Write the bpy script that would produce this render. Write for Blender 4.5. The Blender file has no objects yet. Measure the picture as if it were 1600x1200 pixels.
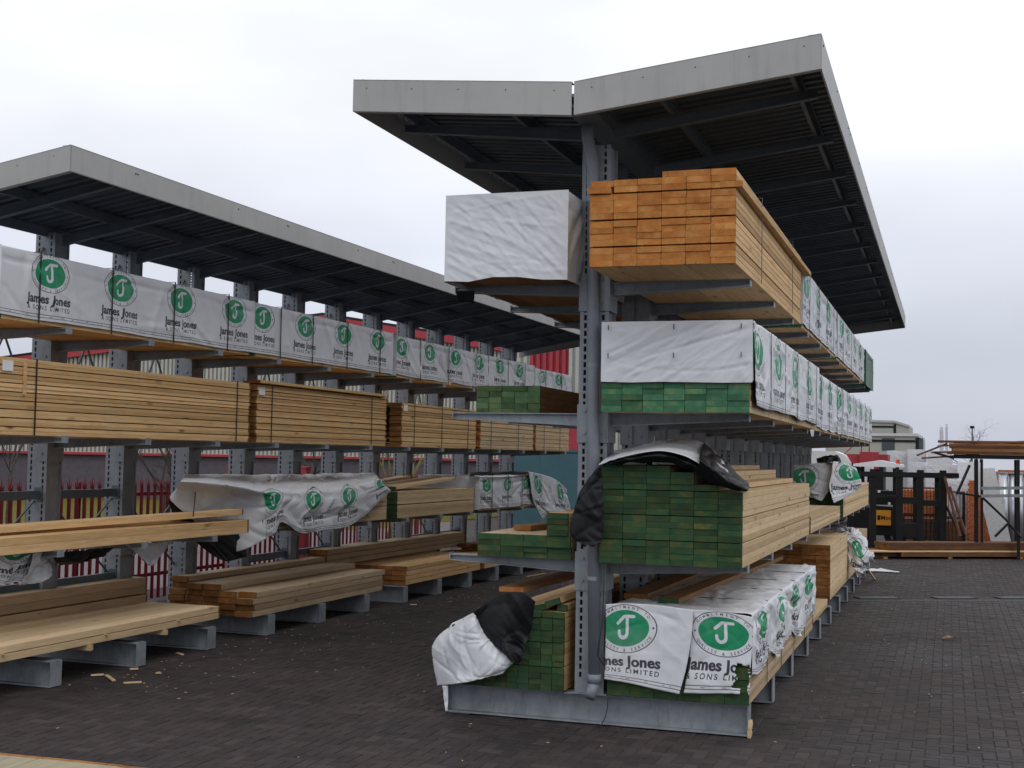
import bpy, math, random
import numpy as np
from mathutils import Matrix, Vector

random.seed(7)
RNG = np.random.default_rng(11)
scene = bpy.context.scene
COL = scene.collection

# ------------------------------------------------------------------ camera
F, VP, ROLL, EYE = 2050.0, (1483.0, 724.0), 0.018, 2.15      # survey of the photograph, 1600 px wide
_vx, _vy = VP[0] - 800.0, VP[1] - 600.0
_Y = np.array([_vx, _vy, F]); _Y /= np.linalg.norm(_Y)
_D = np.array([-ROLL, 1.0, -(_vy - ROLL * _vx) / F]); _D /= np.linalg.norm(_D)
_X = np.cross(_D, _Y)
CAMR = np.array([_X, _Y, -_D])
def at(px, py, Y):
    """a surveyed point: photo pixel and its known distance along the yard"""
    d = CAMR @ np.array([px - 800.0, py - 600.0, F])
    return np.array([0, 0, EYE]) + d * (Y / d[1])
def atx(px, py, X):
    d = CAMR @ np.array([px - 800.0, py - 600.0, F])
    return np.array([0, 0, EYE]) + d * (X / d[0])
def atz(px, py, Z=0.0):
    d = CAMR @ np.array([px - 800.0, py - 600.0, F])
    return np.array([0, 0, EYE]) + d * ((Z - EYE) / d[2])
cam = bpy.data.cameras.new("camera"); camo = bpy.data.objects.new("camera", cam); COL.objects.link(camo)
cam.sensor_width = 36.0; cam.sensor_fit = 'HORIZONTAL'; cam.lens = F / 1600.0 * 36.0
cam.clip_start = 0.05; cam.clip_end = 2000
M = Matrix.Identity(4)
for i in range(3):
    M[i][0] = CAMR[i][0]; M[i][1] = -CAMR[i][1]; M[i][2] = -CAMR[i][2]
M[2][3] = EYE
camo.matrix_world = M
scene.camera = camo

# ------------------------------------------------------------------ light
SUN_EL, SUN_AZ = math.radians(48), math.radians(140)      # azimuth clockwise from +Y
world = bpy.data.worlds.new("World"); scene.world = world; world.use_nodes = True
nt = world.node_tree; nt.nodes.clear()
def N(t, typ, **kw):
    n = t.nodes.new(typ)
    for k, v in kw.items(): setattr(n, k, v)
    return n
out = N(nt, 'ShaderNodeOutputWorld')
sky = N(nt, 'ShaderNodeTexSky', sky_type='NISHITA', sun_disc=False, sun_elevation=SUN_EL, sun_rotation=SUN_AZ)
b1 = N(nt, 'ShaderNodeBackground'); b1.inputs[1].default_value = 0.10
nt.links.new(sky.outputs[0], b1.inputs[0])
tc = N(nt, 'ShaderNodeTexCoord'); sep = N(nt, 'ShaderNodeSeparateXYZ')
nt.links.new(tc.outputs['Generated'], sep.inputs[0])
ramp = N(nt, 'ShaderNodeValToRGB')                           # overcast: grey at the horizon, brighter overhead
nt.links.new(sep.outputs['Z'], ramp.inputs[0])
cr = ramp.color_ramp; cr.interpolation = 'EASE'
cr.elements[0].position = 0.0; cr.elements[0].color = (.58, .61, .71, 1)
cr.elements[1].position = 1.0; cr.elements[1].color = (1.08, 1.12, 1.20, 1)
for p, c in ((0.06, (.64, .67, .775, 1)), (0.15, (.80, .83, .93, 1)), (0.27, (1.04, 1.06, 1.10, 1)), (0.5, (1.12, 1.15, 1.21, 1))):
    e = cr.elements.new(p); e.color = c
mp = N(nt, 'ShaderNodeMapping'); mp.inputs['Scale'].default_value = (1, 1, 2.6)
nt.links.new(tc.outputs['Generated'], mp.inputs[0])
nz = N(nt, 'ShaderNodeTexNoise'); nz.inputs['Scale'].default_value = 2.3; nz.inputs['Detail'].default_value = 4; nz.inputs['Roughness'].default_value = .45
nt.links.new(mp.outputs[0], nz.inputs[0])
mr = N(nt, 'ShaderNodeMapRange'); mr.inputs[1].default_value = .3; mr.inputs[2].default_value = .7; mr.inputs[3].default_value = .84; mr.inputs[4].default_value = 1.18
nt.links.new(nz.outputs[0], mr.inputs[0])
b2 = N(nt, 'ShaderNodeBackground'); nt.links.new(ramp.outputs[0], b2.inputs[0]); nt.links.new(mr.outputs[0], b2.inputs[1])
mx = N(nt, 'ShaderNodeMixShader'); mx.inputs[0].default_value = .93
nt.links.new(b1.outputs[0], mx.inputs[1]); nt.links.new(b2.outputs[0], mx.inputs[2]); nt.links.new(mx.outputs[0], out.inputs[0])
sl = bpy.data.lights.new("sun", 'SUN'); sl.energy = 0.5; sl.angle = math.radians(25); sl.color = (1, .97, .92)
so = bpy.data.objects.new("sun", sl); COL.objects.link(so)
sd = Vector((math.sin(SUN_AZ) * math.cos(SUN_EL), math.cos(SUN_AZ) * math.cos(SUN_EL), math.sin(SUN_EL)))
so.rotation_euler = sd.to_track_quat('Z', 'Y').to_euler(); so.location = (10, -10, 20)
scene.view_settings.view_transform = 'Standard'; scene.view_settings.look = 'None'
scene.view_settings.exposure = 0.0; scene.view_settings.gamma = 1.0; scene.view_settings.use_curve_mapping = False
scene.cycles.max_bounces = 6; scene.cycles.diffuse_bounces = 3; scene.cycles.glossy_bounces = 2
scene.cycles.use_denoising = True

# ------------------------------------------------------------------ object helpers
def tag(o, label=None, cat=None, group=None, kind=None):
    if label: o['label'] = label
    if cat: o['category'] = cat
    if group: o['group'] = group
    if kind: o['kind'] = kind
    return o
def thing(name, label, cat, loc=(0, 0, 0), rz=0.0, group=None):
    o = bpy.data.objects.new(name, None); COL.objects.link(o)
    o.location = [float(v) for v in loc]; o.rotation_euler = (0, 0, rz); o.empty_display_size = .2
    return tag(o, label, cat, group)
def link(name, me, parent=None, loc=(0, 0, 0), rot=(0, 0, 0)):
    o = bpy.data.objects.new(name, me); COL.objects.link(o)
    if parent is not None: o.parent = parent
    o.location = [float(v) for v in loc]; o.rotation_euler = rot
    return o
class MB:
    """collects shapes for ONE mesh"""
    def __init__(s): s.v = []; s.f = []; s.m = []; s.uv = None
    def quads(s, vs, fs, m=0, T=None):
        b = len(s.v)
        for p in vs: s.v.append(tuple(T @ Vector(p)) if T is not None else tuple(float(q) for q in p))
        for f in fs: s.f.append(tuple(b + i for i in f)); s.m.append(m)
    def box(s, x0, x1, y0, y1, z0, z1, m=0, T=None):
        vs = [(x0, y0, z0), (x1, y0, z0), (x1, y1, z0), (x0, y1, z0), (x0, y0, z1), (x1, y0, z1), (x1, y1, z1), (x0, y1, z1)]
        s.quads(vs, [(3, 2, 1, 0), (4, 5, 6, 7), (0, 1, 5, 4), (1, 2, 6, 5), (2, 3, 7, 6), (3, 0, 4, 7)], m, T)
        return s
    def prism(s, poly, a, b, axis='y', m=0, T=None):
        """poly: 2D outline; axis y: (x,z) extruded a..b along y; axis x: (y,z); axis z: (x,y)"""
        n = len(poly); vs = []
        for t in (a, b):
            for p, q in poly:
                vs.append({'y': (p, t, q), 'x': (t, p, q), 'z': (p, q, t)}[axis])
        fs = [tuple(range(n)), tuple(range(2 * n - 1, n - 1, -1))]
        for i in range(n): j = (i + 1) % n; fs.append((j, i, n + i, n + j))
        s.quads(vs, fs, m, T); return s
    def bar(s, p, q, w, h=None, m=0, up=(0, 0, 1)):
        p, q = Vector(p), Vector(q); d = q - p; L = d.length
        if L < 1e-6: return s
        y = d / L; u = Vector(up)
        x = y.cross(u)
        if x.length < 1e-3: x = y.cross(Vector((1, 0, 0)))
        x.normalize(); z = x.cross(y)
        T = Matrix(((x.x, y.x, z.x, p.x), (x.y, y.y, z.y, p.y), (x.z, y.z, z.z, p.z), (0, 0, 0, 1)))
        h = h or w
        return s.box(-w / 2, w / 2, 0, L, -h / 2, h / 2, m, T)
    def tube(s, pts, r, n=8, m=0, caps=True):
        pts = [Vector(p) for p in pts]; rs = r if isinstance(r, (list, tuple)) else [r] * len(pts)
        b = len(s.v); ref = None
        for i, p in enumerate(pts):
            d = (pts[min(i + 1, len(pts) - 1)] - pts[max(i - 1, 0)]).normalized()
            if ref is None: ref = d.cross(Vector((0, 0, 1))) if abs(d.z) < .95 else d.cross(Vector((0, 1, 0)))
            x = (ref - d * ref.dot(d)).normalized(); y = d.cross(x); ref = x
            for k in range(n):
                a = 2 * math.pi * k / n; s.v.append(tuple(p + (x * math.cos(a) + y * math.sin(a)) * rs[i]))
        for i in range(len(pts) - 1):
            for k in range(n):
                j = (k + 1) % n; s.f.append((b + i * n + k, b + i * n + j, b + (i + 1) * n + j, b + (i + 1) * n + k)); s.m.append(m)
        if caps:
            s.f.append(tuple(b + k for k in range(n - 1, -1, -1))); s.m.append(m)
            s.f.append(tuple(b + (len(pts) - 1) * n + k for k in range(n))); s.m.append(m)
        return s
    def mesh(s, name, mats, smooth=False):
        me = bpy.data.meshes.new(name); me.from_pydata(s.v, [], s.f)
        for m in (mats if isinstance(mats, (list, tuple)) else [mats]): me.materials.append(m)
        me.polygons.foreach_set('material_index', s.m)
        if smooth: me.polygons.foreach_set('use_smooth', [True] * len(s.f))
        me.update(); return me
    def build(s, name, mats, parent=None, loc=(0, 0, 0), rot=(0, 0, 0), smooth=False):
        return link(name, s.mesh(name, mats, smooth), parent, loc, rot)

# ------------------------------------------------------------------ material helpers
class Mat:
    def __init__(s, name, rough=.6, metal=0.0, spec=.5):
        s.m = bpy.data.materials.new(name); s.m.use_nodes = True; s.t = s.m.node_tree
        s.b = s.t.nodes['Principled BSDF']; s.b.inputs['Roughness'].default_value = rough
        s.b.inputs['Metallic'].default_value = metal; s.b.inputs['Specular IOR Level'].default_value = spec
    def n(s, typ, **kw): return N(s.t, typ, **kw)
    def l(s, a, b): s.t.links.new(a, b)
    def coord(s, kind='Object', scale=(1, 1, 1), rand=0.0):
        c = s.n('ShaderNodeTexCoord'); mp = s.n('ShaderNodeMapping'); mp.inputs['Scale'].default_value = scale
        if kind == 'World':
            g = s.n('ShaderNodeNewGeometry'); s.l(g.outputs['Position'], mp.inputs[0])
        else: s.l(c.outputs[kind], mp.inputs[0])
        if rand:
            oi = s.n('ShaderNodeObjectInfo'); mu = s.n('ShaderNodeMath', operation='MULTIPLY'); mu.inputs[1].default_value = rand
            s.l(oi.outputs['Random'], mu.inputs[0]); cx = s.n('ShaderNodeCombineXYZ')
            for i in range(3): s.l(mu.outputs[0], cx.inputs[i])
            s.l(cx.outputs[0], mp.inputs['Location'])
        return mp.outputs[0]
    def noise(s, vec, scale, detail=4, rough=.55, dist=0.0):
        n = s.n('ShaderNodeTexNoise'); n.inputs['Scale'].default_value = scale; n.inputs['Detail'].default_value = detail
        n.inputs['Roughness'].default_value = rough; n.inputs['Distortion'].default_value = dist; s.l(vec, n.inputs['Vector']); return n.outputs['Fac']
    def ramp(s, fac, stops):
        r = s.n('ShaderNodeValToRGB'); s.l(fac, r.inputs[0]); e = r.color_ramp.elements
        e[0].position, e[0].color = stops[0][0], (*stops[0][1], 1); e[1].position, e[1].color = stops[-1][0], (*stops[-1][1], 1)
        for p, c in stops[1:-1]: q = e.new(p); q.color = (*c, 1)
        return r.outputs[0]
    def mix(s, fac, a, b, mode='MIX'):
        m = s.n('ShaderNodeMix', data_type='RGBA', blend_type=mode)
        for i, v in ((0, fac), (6, a), (7, b)):
            if isinstance(v, (int, float)): m.inputs[i].default_value = v
            elif isinstance(v, tuple): m.inputs[i].default_value = (*v, 1)
            else: s.l(v, m.inputs[i])
        return m.outputs[2]
    def mr(s, v, a, b, c, d):
        n = s.n('ShaderNodeMapRange'); s.l(v, n.inputs[0])
        for i, q in enumerate((a, b, c, d)): n.inputs[i + 1].default_value = q
        return n.outputs[0]
    def rnd(s): return s.n('ShaderNodeObjectInfo').outputs['Random']
    def col(s, c):
        if isinstance(c, tuple): s.b.inputs['Base Color'].default_value = (*c, 1)
        else: s.l(c, s.b.inputs['Base Color'])
    def bump(s, h, strength=.3, dist=.01):
        b = s.n('ShaderNodeBump'); b.inputs['Strength'].default_value = strength; b.inputs['Distance'].default_value = dist
        s.l(h, b.inputs['Height']); s.l(b.outputs[0], s.b.inputs['Normal'])

def mottled(name, c1, c2, scale=6, rough=.6, metal=0., kind='Object', bump=0., rand=7., spec=.5):
    m = Mat(name, rough, metal, spec); v = m.coord(kind, rand=rand)
    f = m.noise(v, scale, 6, .65); m.col(m.ramp(f, [(.3, c1), (.7, c2)]))
    if bump: m.bump(m.noise(v, scale * 6, 3), bump, .004)
    return m.m

def wood(name, light, dark, knot=(.16, .07, .03), grey=0.0, knots=1.0, dirt=.25):
    m = Mat(name, .72, 0, .25)
    v = m.coord('Object', (1, 1, 1), 37.0)
    s1 = m.n('ShaderNodeMapping'); s1.inputs['Scale'].default_value = (14, .9, 14); m.l(v, s1.inputs[0])
    g = m.noise(s1.outputs[0], 3.0, 5, .6, .6)
    base = m.ramp(g, [(.28, dark), (.5, tuple((a + b) / 2 for a, b in zip(light, dark))), (.72, light)])
    tint = m.mr(m.rnd(), 0, 1, .72, 1.12)
    base = m.mix(1.0, base, m.ramp(m.rnd(), [(0, (.66, .61, .53)), (.35, (.90, .86, .78)), (.7, (.98, .97, .95)), (1, (1.14, 1.10, 1.08))]), 'MULTIPLY')
    s2 = m.n('ShaderNodeMapping'); s2.inputs['Scale'].default_value = (7.5, 2.2, 7.5); m.l(v, s2.inputs[0])
    vo = m.n('ShaderNodeTexVoronoi'); vo.inputs['Scale'].default_value = 1.0; m.l(s2.outputs[0], vo.inputs['Vector'])
    kn = m.noise(s2.outputs[0], .8, 2, .5); km = m.n('ShaderNodeMath', operation='MULTIPLY'); m.l(m.mr(vo.outputs['Distance'], .06, .19, knots, 0.0), km.inputs[0]); m.l(m.mr(kn, .42, .62, .1, .95), km.inputs[1]); k = km.outputs[0]
    base = m.mix(k, base, knot)
    s3 = m.n('ShaderNodeMapping'); s3.inputs['Scale'].default_value = (3, .6, 3); m.l(v, s3.inputs[0])
    d = m.noise(s3.outputs[0], 2.0, 5, .7)
    base = m.mix(m.mr(d, .52, .75, 0, dirt + grey), base, (.17, .145, .12))
    if grey: base = m.mix(grey, base, (.27, .235, .20))
    m.col(base); m.bump(g, .25, .003)
    return m.m

def endgrain(name, stops, dirty=.3, scale=9, lo=(.62, .6, .55), hi=(1.25, 1.2, 1.05)):
    m = Mat(name, .8, 0, .2); v = m.coord('Object', (1, .25, 1), 23.0)
    f = m.noise(v, scale, 4, .6); c = m.ramp(f, stops)
    c = m.mix(1.0, c, m.ramp(m.rnd(), [(0, lo), (.5, (.95, .95, .95)), (1, hi)]), 'MULTIPLY')
    w = m.n('ShaderNodeTexWave', wave_type='RINGS', rings_direction='Y'); w.inputs['Scale'].default_value = 22; w.inputs['Distortion'].default_value = 2.5; w.inputs['Detail'].default_value = 2
    wm = m.n('ShaderNodeMapping'); wm.inputs['Location'].default_value = (-.09, 0, .06); oi = m.n('ShaderNodeObjectInfo'); cx = m.n('ShaderNodeCombineXYZ'); wl = m.n('ShaderNodeVectorMath', operation='MULTIPLY_ADD')
    m.l(oi.outputs['Random'], cx.inputs[0]); m.l(oi.outputs['Random'], cx.inputs[2]); m.l(cx.outputs[0], wl.inputs[0]); wl.inputs[1].default_value = (.16, 0, -.3); tcn = m.n('ShaderNodeTexCoord'); m.l(tcn.outputs['Object'], wl.inputs[2]); m.l(wl.outputs[0], wm.inputs[0]); m.l(wm.outputs[0], w.inputs['Vector'])
    c = m.mix(m.mr(w.outputs['Fac'], 0, 1, 0, .30), c, (.10, .06, .02))
    d = m.noise(m.coord('Object', (1, 1, 1), 51.0), 30, 3, .7)
    c = m.mix(m.mr(d, .55, .75, 0, dirty), c, (.06, .045, .02)); m.col(c); m.bump(d, .3, .003)
    return m.m

W_PALE = wood('wood_pale', (.80, .555, .295), (.59, .37, .17), dirt=.25)
W_CREAM = wood('wood_cream', (.70, .54, .34), (.54, .39, .225), dirt=.2)
W_WEATH = wood('wood_weathered', (.60, .455, .30), (.43, .31, .19), grey=.14, dirt=.3)
W_BROWN = wood('wood_brown', (.33, .19, .095), (.20, .105, .05), dirt=.35)
W_UNDER = wood('wood_underside', (.44, .29, .15), (.30, .18, .085), dirt=.35)
W_DARK = wood('wood_dark_red', (.19, .085, .04), (.10, .042, .02), dirt=.4)
W_ORANGE = wood('wood_orange', (.42, .20, .075), (.28, .12, .045), dirt=.35)
W_OLD = wood('wood_old_green', (.36, .32, .21), (.23, .20, .12), grey=.15, dirt=.5)
E_ORANGE = endgrain('end_orange', [(.25, (.38, .125, .028)), (.5, (.53, .205, .050)), (.75, (.62, .32, .11))], .4, 9, (.84, .80, .76), (1.10, 1.06, 1.0))
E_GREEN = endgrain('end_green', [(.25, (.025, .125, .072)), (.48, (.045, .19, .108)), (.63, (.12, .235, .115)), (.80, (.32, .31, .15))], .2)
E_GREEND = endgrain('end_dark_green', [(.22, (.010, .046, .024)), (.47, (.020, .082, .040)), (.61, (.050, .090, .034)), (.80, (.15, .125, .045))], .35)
E_GREENL = endgrain('end_pale_green', [(.25, (.045, .13, .065)), (.48, (.085, .20, .10)), (.64, (.17, .25, .11)), (.8, (.26, .22, .09))], .25, 7)
E_BROWN = endgrain('end_brown', [(.25, (.13, .05, .014)), (.5, (.24, .10, .03)), (.75, (.36, .18, .06))], .5)
E_RED = endgrain('end_red', [(.25, (.30, .10, .03)), (.5, (.40, .16, .055)), (.75, (.5, .25, .10))], .4)

def galv(name, c1, c2, rough=.5, dirt=.35):
    m = Mat(name, rough, .15, .5); v = m.coord('Object', rand=9.0)
    vo = m.n('ShaderNodeTexVoronoi'); vo.inputs['Scale'].default_value = 26; m.l(v, vo.inputs['Vector'])
    sp = m.noise(v, 7, 5, .65); c = m.ramp(sp, [(.3, c1), (.7, c2)])
    c = m.mix(m.mr(vo.outputs['Distance'], .1, .7, 0, .05), c, (.42, .45, .49))
    s3 = m.n('ShaderNodeMapping'); s3.inputs['Scale'].default_value = (6, 6, 1.2); m.l(v, s3.inputs[0])
    st = m.noise(s3.outputs[0], 3, 6, .7); c = m.mix(m.mr(st, .52, .78, 0, dirt), c, (.075, .07, .062))
    m.col(c); m.l(m.mr(sp, .3, .7, rough - .1, rough + .15), m.b.inputs['Roughness']); m.bump(st, .12, .004)
    return m.m
GALV = galv('galvanised_steel', (.195, .215, .24), (.285, .308, .335), dirt=.5)
GALV_B = galv('galvanised_beam', (.18, .205, .23), (.30, .325, .35), .55, .6)
PIPE = mottled('grey_plastic_pipe', (.155, .17, .20), (.205, .222, .255), 4, .45, bump=.05)
FASCIA = Mat('fascia_sheet', .5, 0, .4); _v = FASCIA.coord('World'); _mp = FASCIA.n('ShaderNodeMapping'); _mp.inputs['Scale'].default_value = (9, 9, .8); FASCIA.l(_v, _mp.inputs[0])
_c = FASCIA.ramp(FASCIA.noise(_v, 1.6, 5, .6), [(.3, (.345, .340, .33)), (.7, (.40, .395, .385))]); FASCIA.col(FASCIA.mix(FASCIA.mr(FASCIA.noise(_mp.outputs[0], 1.2, 5, .7), .52, .8, 0, .45), _c, (.22, .215, .205))); FASCIA.bump(FASCIA.noise(_v, 2.2, 3, .5), .25, .02); FASCIA = FASCIA.m
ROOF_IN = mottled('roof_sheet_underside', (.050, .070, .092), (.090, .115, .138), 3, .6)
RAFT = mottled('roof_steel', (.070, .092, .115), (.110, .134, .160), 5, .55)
BLACKP = Mat('black_plastic', .5, 0, .3); BLACKP.col((.006, .0065, .008)); BLACKP.bump(BLACKP.noise(BLACKP.coord('Object'), 25, 4, .6), .3, .008); BLACKP = BLACKP.m
STRAP = mottled('black_strap', (.012, .012, .013), (.03, .03, .03), 9, .4)
CARD = mottled('white_tag', (.7, .7, .7), (.82, .82, .82), 20, .6)
DARK = mottled('dark_machine', (.004, .004, .005), (.012, .011, .011), 6, .5, spec=.3)

# ------------------------------------------------------------------ printed wrap: one drawn print tile, repeated along the sheets
TW, TH = 1.03, 0.62
def text_tris(body, size, bold=.0, spacing=1.0):
    cu = bpy.data.curves.new('t', 'FONT'); cu.body = body; cu.size = size; cu.align_x = 'CENTER'; cu.offset = bold; cu.space_character = spacing
    cu.resolution_u = 4
    ob = bpy.data.objects.new('t', cu); COL.objects.link(ob)
    dg = bpy.context.evaluated_depsgraph_get(); me = bpy.data.meshes.new_from_object(ob.evaluated_get(dg))
    me.calc_loop_triangles(); V = np.array([v.co[:2] for v in me.vertices]).reshape(-1, 2)
    T = np.array([t.vertices[:] for t in me.loop_triangles], int).reshape(-1, 3)
    bpy.data.objects.remove(ob); bpy.data.curves.remove(cu); bpy.data.meshes.remove(me)
    return V[T] if len(T) else np.zeros((0, 3, 2))
def make_print():
    RES = 1500; w, h = int(TW * RES), int(TH * RES)
    img = np.zeros((h, w, 3), np.float32); img[:] = (.66, .67, .70)
    yy, xx = np.mgrid[0:h, 0:w]; X = (xx + .5) / RES - TW / 2; Yy = (yy + .5) / RES      # metres, origin centre / bottom
    INK, GRN = np.array((.045, .045, .055), np.float32), np.array((.012, .255, .115), np.float32)
    cy = TH * .70
    def ell(a, b): return np.hypot(X / a, (Yy - cy) / b)
    e = ell(.258, .178); img[(e < 1.0) & (e > .965)] = INK
    img[ell(.198, .133) < 1] = GRN
    WHT = np.array((.66, .67, .70), np.float32)
    def tri(t, c):
        t = t.astype(float); x0, y0 = t.min(0); x1, y1 = t.max(0)
        i0, i1 = max(int((x0 + TW / 2) * RES) - 1, 0), min(int((x1 + TW / 2) * RES) + 2, w)
        j0, j1 = max(int(y0 * RES) - 1, 0), min(int(y1 * RES) + 2, h)
        if i1 <= i0 or j1 <= j0: return
        px, py = X[j0:j1, i0:i1], Yy[j0:j1, i0:i1]
        (ax, ay), (bx, by), (cx, cyy) = t
        d = (by - cyy) * (ax - cx) + (cx - bx) * (ay - cyy)
        if abs(d) < 1e-12: return
        u = ((by - cyy) * (px - cx) + (cx - bx) * (py - cyy)) / d; v = ((cyy - ay) * (px - cx) + (ax - cx) * (py - cyy)) / d
        img[j0:j1, i0:i1][(u >= -1e-4) & (v >= -1e-4) & (u + v <= 1.0001)] = c
    def stroke(pts, r, c):
        for (p, q) in zip(pts[:-1], pts[1:]):
            p, q = np.array(p), np.array(q); d = q - p; L = np.hypot(*d) + 1e-9
            t = np.clip(((X - p[0]) * d[0] + (Yy - cy - p[1]) * d[1]) / L ** 2, 0, 1)
            img[np.hypot(X - p[0] - t * d[0], Yy - cy - p[1] - t * d[1]) < r] = c
    # the J with its slanting cap
    hook = [(.022, .075)] + [(.022, -.035)] + [(-.013 + .035 * math.cos(a), -.040 + .035 * math.sin(a)) for a in np.linspace(0, -math.pi, 9)] + [(-.048, -.030)]
    stroke(hook, .0125, WHT); stroke([(-.058, .030), (-.002, .082), (.078, .082)], .0125, WHT)
    # lettering round the ring
    def ring(body, a, b, centre, span, size, flip):
        n = len(body)
        for i, ch in enumerate(body):
            if ch == ' ': continue
            ang = centre + (i - (n - 1) / 2) / (n - 1) * span
            x, y = a * math.cos(ang), b * math.sin(ang)
            nx, ny = math.cos(ang) / a, math.sin(ang) / b; r = math.atan2(ny, nx) - math.pi / 2 + (math.pi if flip else 0)
            c, s_ = math.cos(r), math.sin(r)
            for t in text_tris(ch, size, .0006):
                t = t - np.array([0, size * .35]); tri(np.stack([t[:, 0] * c - t[:, 1] * s_ + x, t[:, 0] * s_ + t[:, 1] * c + y + cy], 1), INK)
    ring('COMMITMENT TO', .228, .156, math.pi / 2, -2.0, .030, False)
    ring('QUALITY & SERVICE', .228, .156, -math.pi / 2, 2.2, .030, True)
    for sx in (-1, 1): img[np.hypot(X - sx * .228, Yy - cy) < .008] = INK
    jj = text_tris('James Jones', .114, .0028, 1.04)
    for dx, dy in ((-.0026, 0), (.0026, 0), (0, -.0012), (0, .0012)):
        for t in jj: tri(t + np.array([dx, dy + TH * .255]), INK)
    for t in text_tris('& SONS LIMITED', .056, .0012, 1.42): tri(t + np.array([0, TH * .155]), INK)
    for yb in (.085, .045):
        img[np.abs(Yy - TH * yb) < .0035] = (.12, .12, .14)
    m_ = (np.abs(Yy - TH * .065) < .004) & ((np.sin(X * 61) * np.sin(X * 23 + 1)) > .45); img[m_] = (.3, .3, .32)
    h2, w2 = h // 2, w // 2
    img = img[:h2 * 2, :w2 * 2].reshape(h2, 2, w2, 2, 3).mean((1, 3))
    im = bpy.data.images.new('wrap_print', w2, h2, float_buffer=True); im.colorspace_settings.name = 'Non-Color'
    px = np.ones((h2, w2, 4), np.float32); px[..., :3] = img; im.pixels.foreach_set(px.ravel()); im.update()
    return im
PRINT = make_print()
def wrapmat(name, gain=(1, 1, 1), dirt=.30, bumps=.5):
    m = Mat(name, .48, 0, .4)
    im = m.n('ShaderNodeTexImage', image=PRINT, interpolation='Linear'); u = m.n('ShaderNodeUVMap', uv_map='print'); m.l(u.outputs[0], im.inputs[0])
    c = m.mix(1.0, im.outputs[0], gain, 'MULTIPLY')
    v = m.coord('Object', rand=13.0); d = m.noise(v, 2.2, 6, .65)
    c = m.mix(m.mr(d, .48, .8, 0, dirt), c, (.36, .35, .33)); m.col(c)
    s3 = m.n('ShaderNodeMapping'); s3.inputs['Rotation'].default_value = (.5, .6, .4); s3.inputs['Scale'].default_value = (9, 4, 9); m.l(v, s3.inputs[0])
    a = m.n('ShaderNodeTexNoise', noise_type='RIDGED_MULTIFRACTAL'); a.inputs['Scale'].default_value = .9; a.inputs['Detail'].default_value = 3; m.l(s3.outputs[0], a.inputs['Vector'])
    m.bump(a.outputs['Fac'], bumps, .02)
    return m.m
WRAP = wrapmat('printed_wrap')
WRAP_G = wrapmat('printed_wrap_grey', (.86, .87, .88), .45)
GREENSHEET = mottled('green_sheet', (.02, .09, .045), (.045, .15, .075), 4, .5, bump=.2)

# ------------------------------------------------------------------ timber
_bm = {}
def board_mesh(w, t, L, side, end):
    key = (round(w, 4), round(t, 4), round(L, 2), side.name, end.name)
    if key in _bm: return _bm[key]
    c = min(.0025, t * .06); mb = MB()
    poly = [(c, 0), (w - c, 0), (w, c), (w, t - c), (w - c, t), (c, t), (0, t - c), (0, c)]
    n = 8; e = min(.03, L * .1); vs = [(x, y, z) for y in (0, e, L - e, L) for x, z in poly]
    mb.quads(vs, [tuple(range(n)), tuple(range(4 * n - 1, 3 * n - 1, -1))], 1)
    for k, m_ in ((0, 1), (1, 0), (2, 1)):
        mb.quads(vs, [(k * n + (i + 1) % n, k * n + i, (k + 1) * n + i, (k + 1) * n + (i + 1) % n) for i in range(n)], m_)
    _bm[key] = mb.mesh('board', [side, end]); return _bm[key]
def pack(name, label, org, W, L, rows, cols, t, side, end, rz=0.0, group=None, gaps=(), gap=.007, full=True, heights=None, jy=.006, jx=.001, drop=(), cat='timber pack', parent=None, colgap=.003, rowgap=.0012):
    """a pack of sawn boards; org = front left bottom corner; heights = rows per column"""
    o = parent or thing(name, label, cat, org, rz, group)
    cw = W / cols; z = 0.0; zs = []
    for r in range(rows):
        if r in gaps: z += gap
        zs.append(z); z += t
    me = board_mesh(cw - colgap, t - rowgap, L, side, end)
    for c in range(cols):
        top = heights[c] if heights else rows
        for r in range(top):
            if (r, c) in drop: continue
            if not full and not (c in (0, cols - 1) or r in (0, top - 1)): continue
            link('board', me, o, (c * cw + colgap / 2 + random.uniform(-jx, jx), random.uniform(-jy, jy), zs[r]), (0, 0, random.uniform(-.0006, .0006)))
    return o, z

# ------------------------------------------------------------------ sheets with folds
def folds(s, t, n, amp, seed, wid=(.008, .024), ln=(.12, .6), ang=None):
    r = np.random.default_rng(seed); out = np.zeros_like(s)
    s0, s1, t0, t1 = s.min(), s.max(), t.min(), t.max()
    for _ in range(n):
        cs, ct = r.uniform(s0, s1), r.uniform(t0, t1); a = r.normal(*ang) if ang else r.uniform(0, math.pi)
        w, l, A = r.uniform(*wid), r.uniform(*ln), r.uniform(.3, 1) * amp * r.choice((1, 1, -1))
        ds, dt = s - cs, t - ct; u = ds * math.cos(a) + dt * math.sin(a); v = -ds * math.sin(a) + dt * math.cos(a) + .25 * u * u * r.uniform(-1, 1)
        out += A * np.exp(-np.abs(v) / w) * np.exp(-(u / l) ** 2)
    return out
def grid_mesh(P, UV, mats, name, flip=False):
    nv, nu = P.shape[:2]; me = bpy.data.meshes.new(name)
    idx = np.arange(nv * nu).reshape(nv, nu)
    fs = np.stack([idx[:-1, :-1], idx[:-1, 1:], idx[1:, 1:], idx[1:, :-1]], -1).reshape(-1, 4)
    if flip: fs = fs[:, ::-1].copy()
    me.from_pydata(P.reshape(-1, 3).tolist(), [], fs.tolist())
    uvl = me.uv_layers.new(name='print'); uvl.data.foreach_set('uv', UV.reshape(-1, 2)[fs.ravel()].astype(np.float32).ravel())
    for m in mats: me.materials.append(m)
    me.polygons.foreach_set('use_smooth', [True] * len(fs)); me.update(); return me
BLANK = (0.0, .9985)
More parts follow.
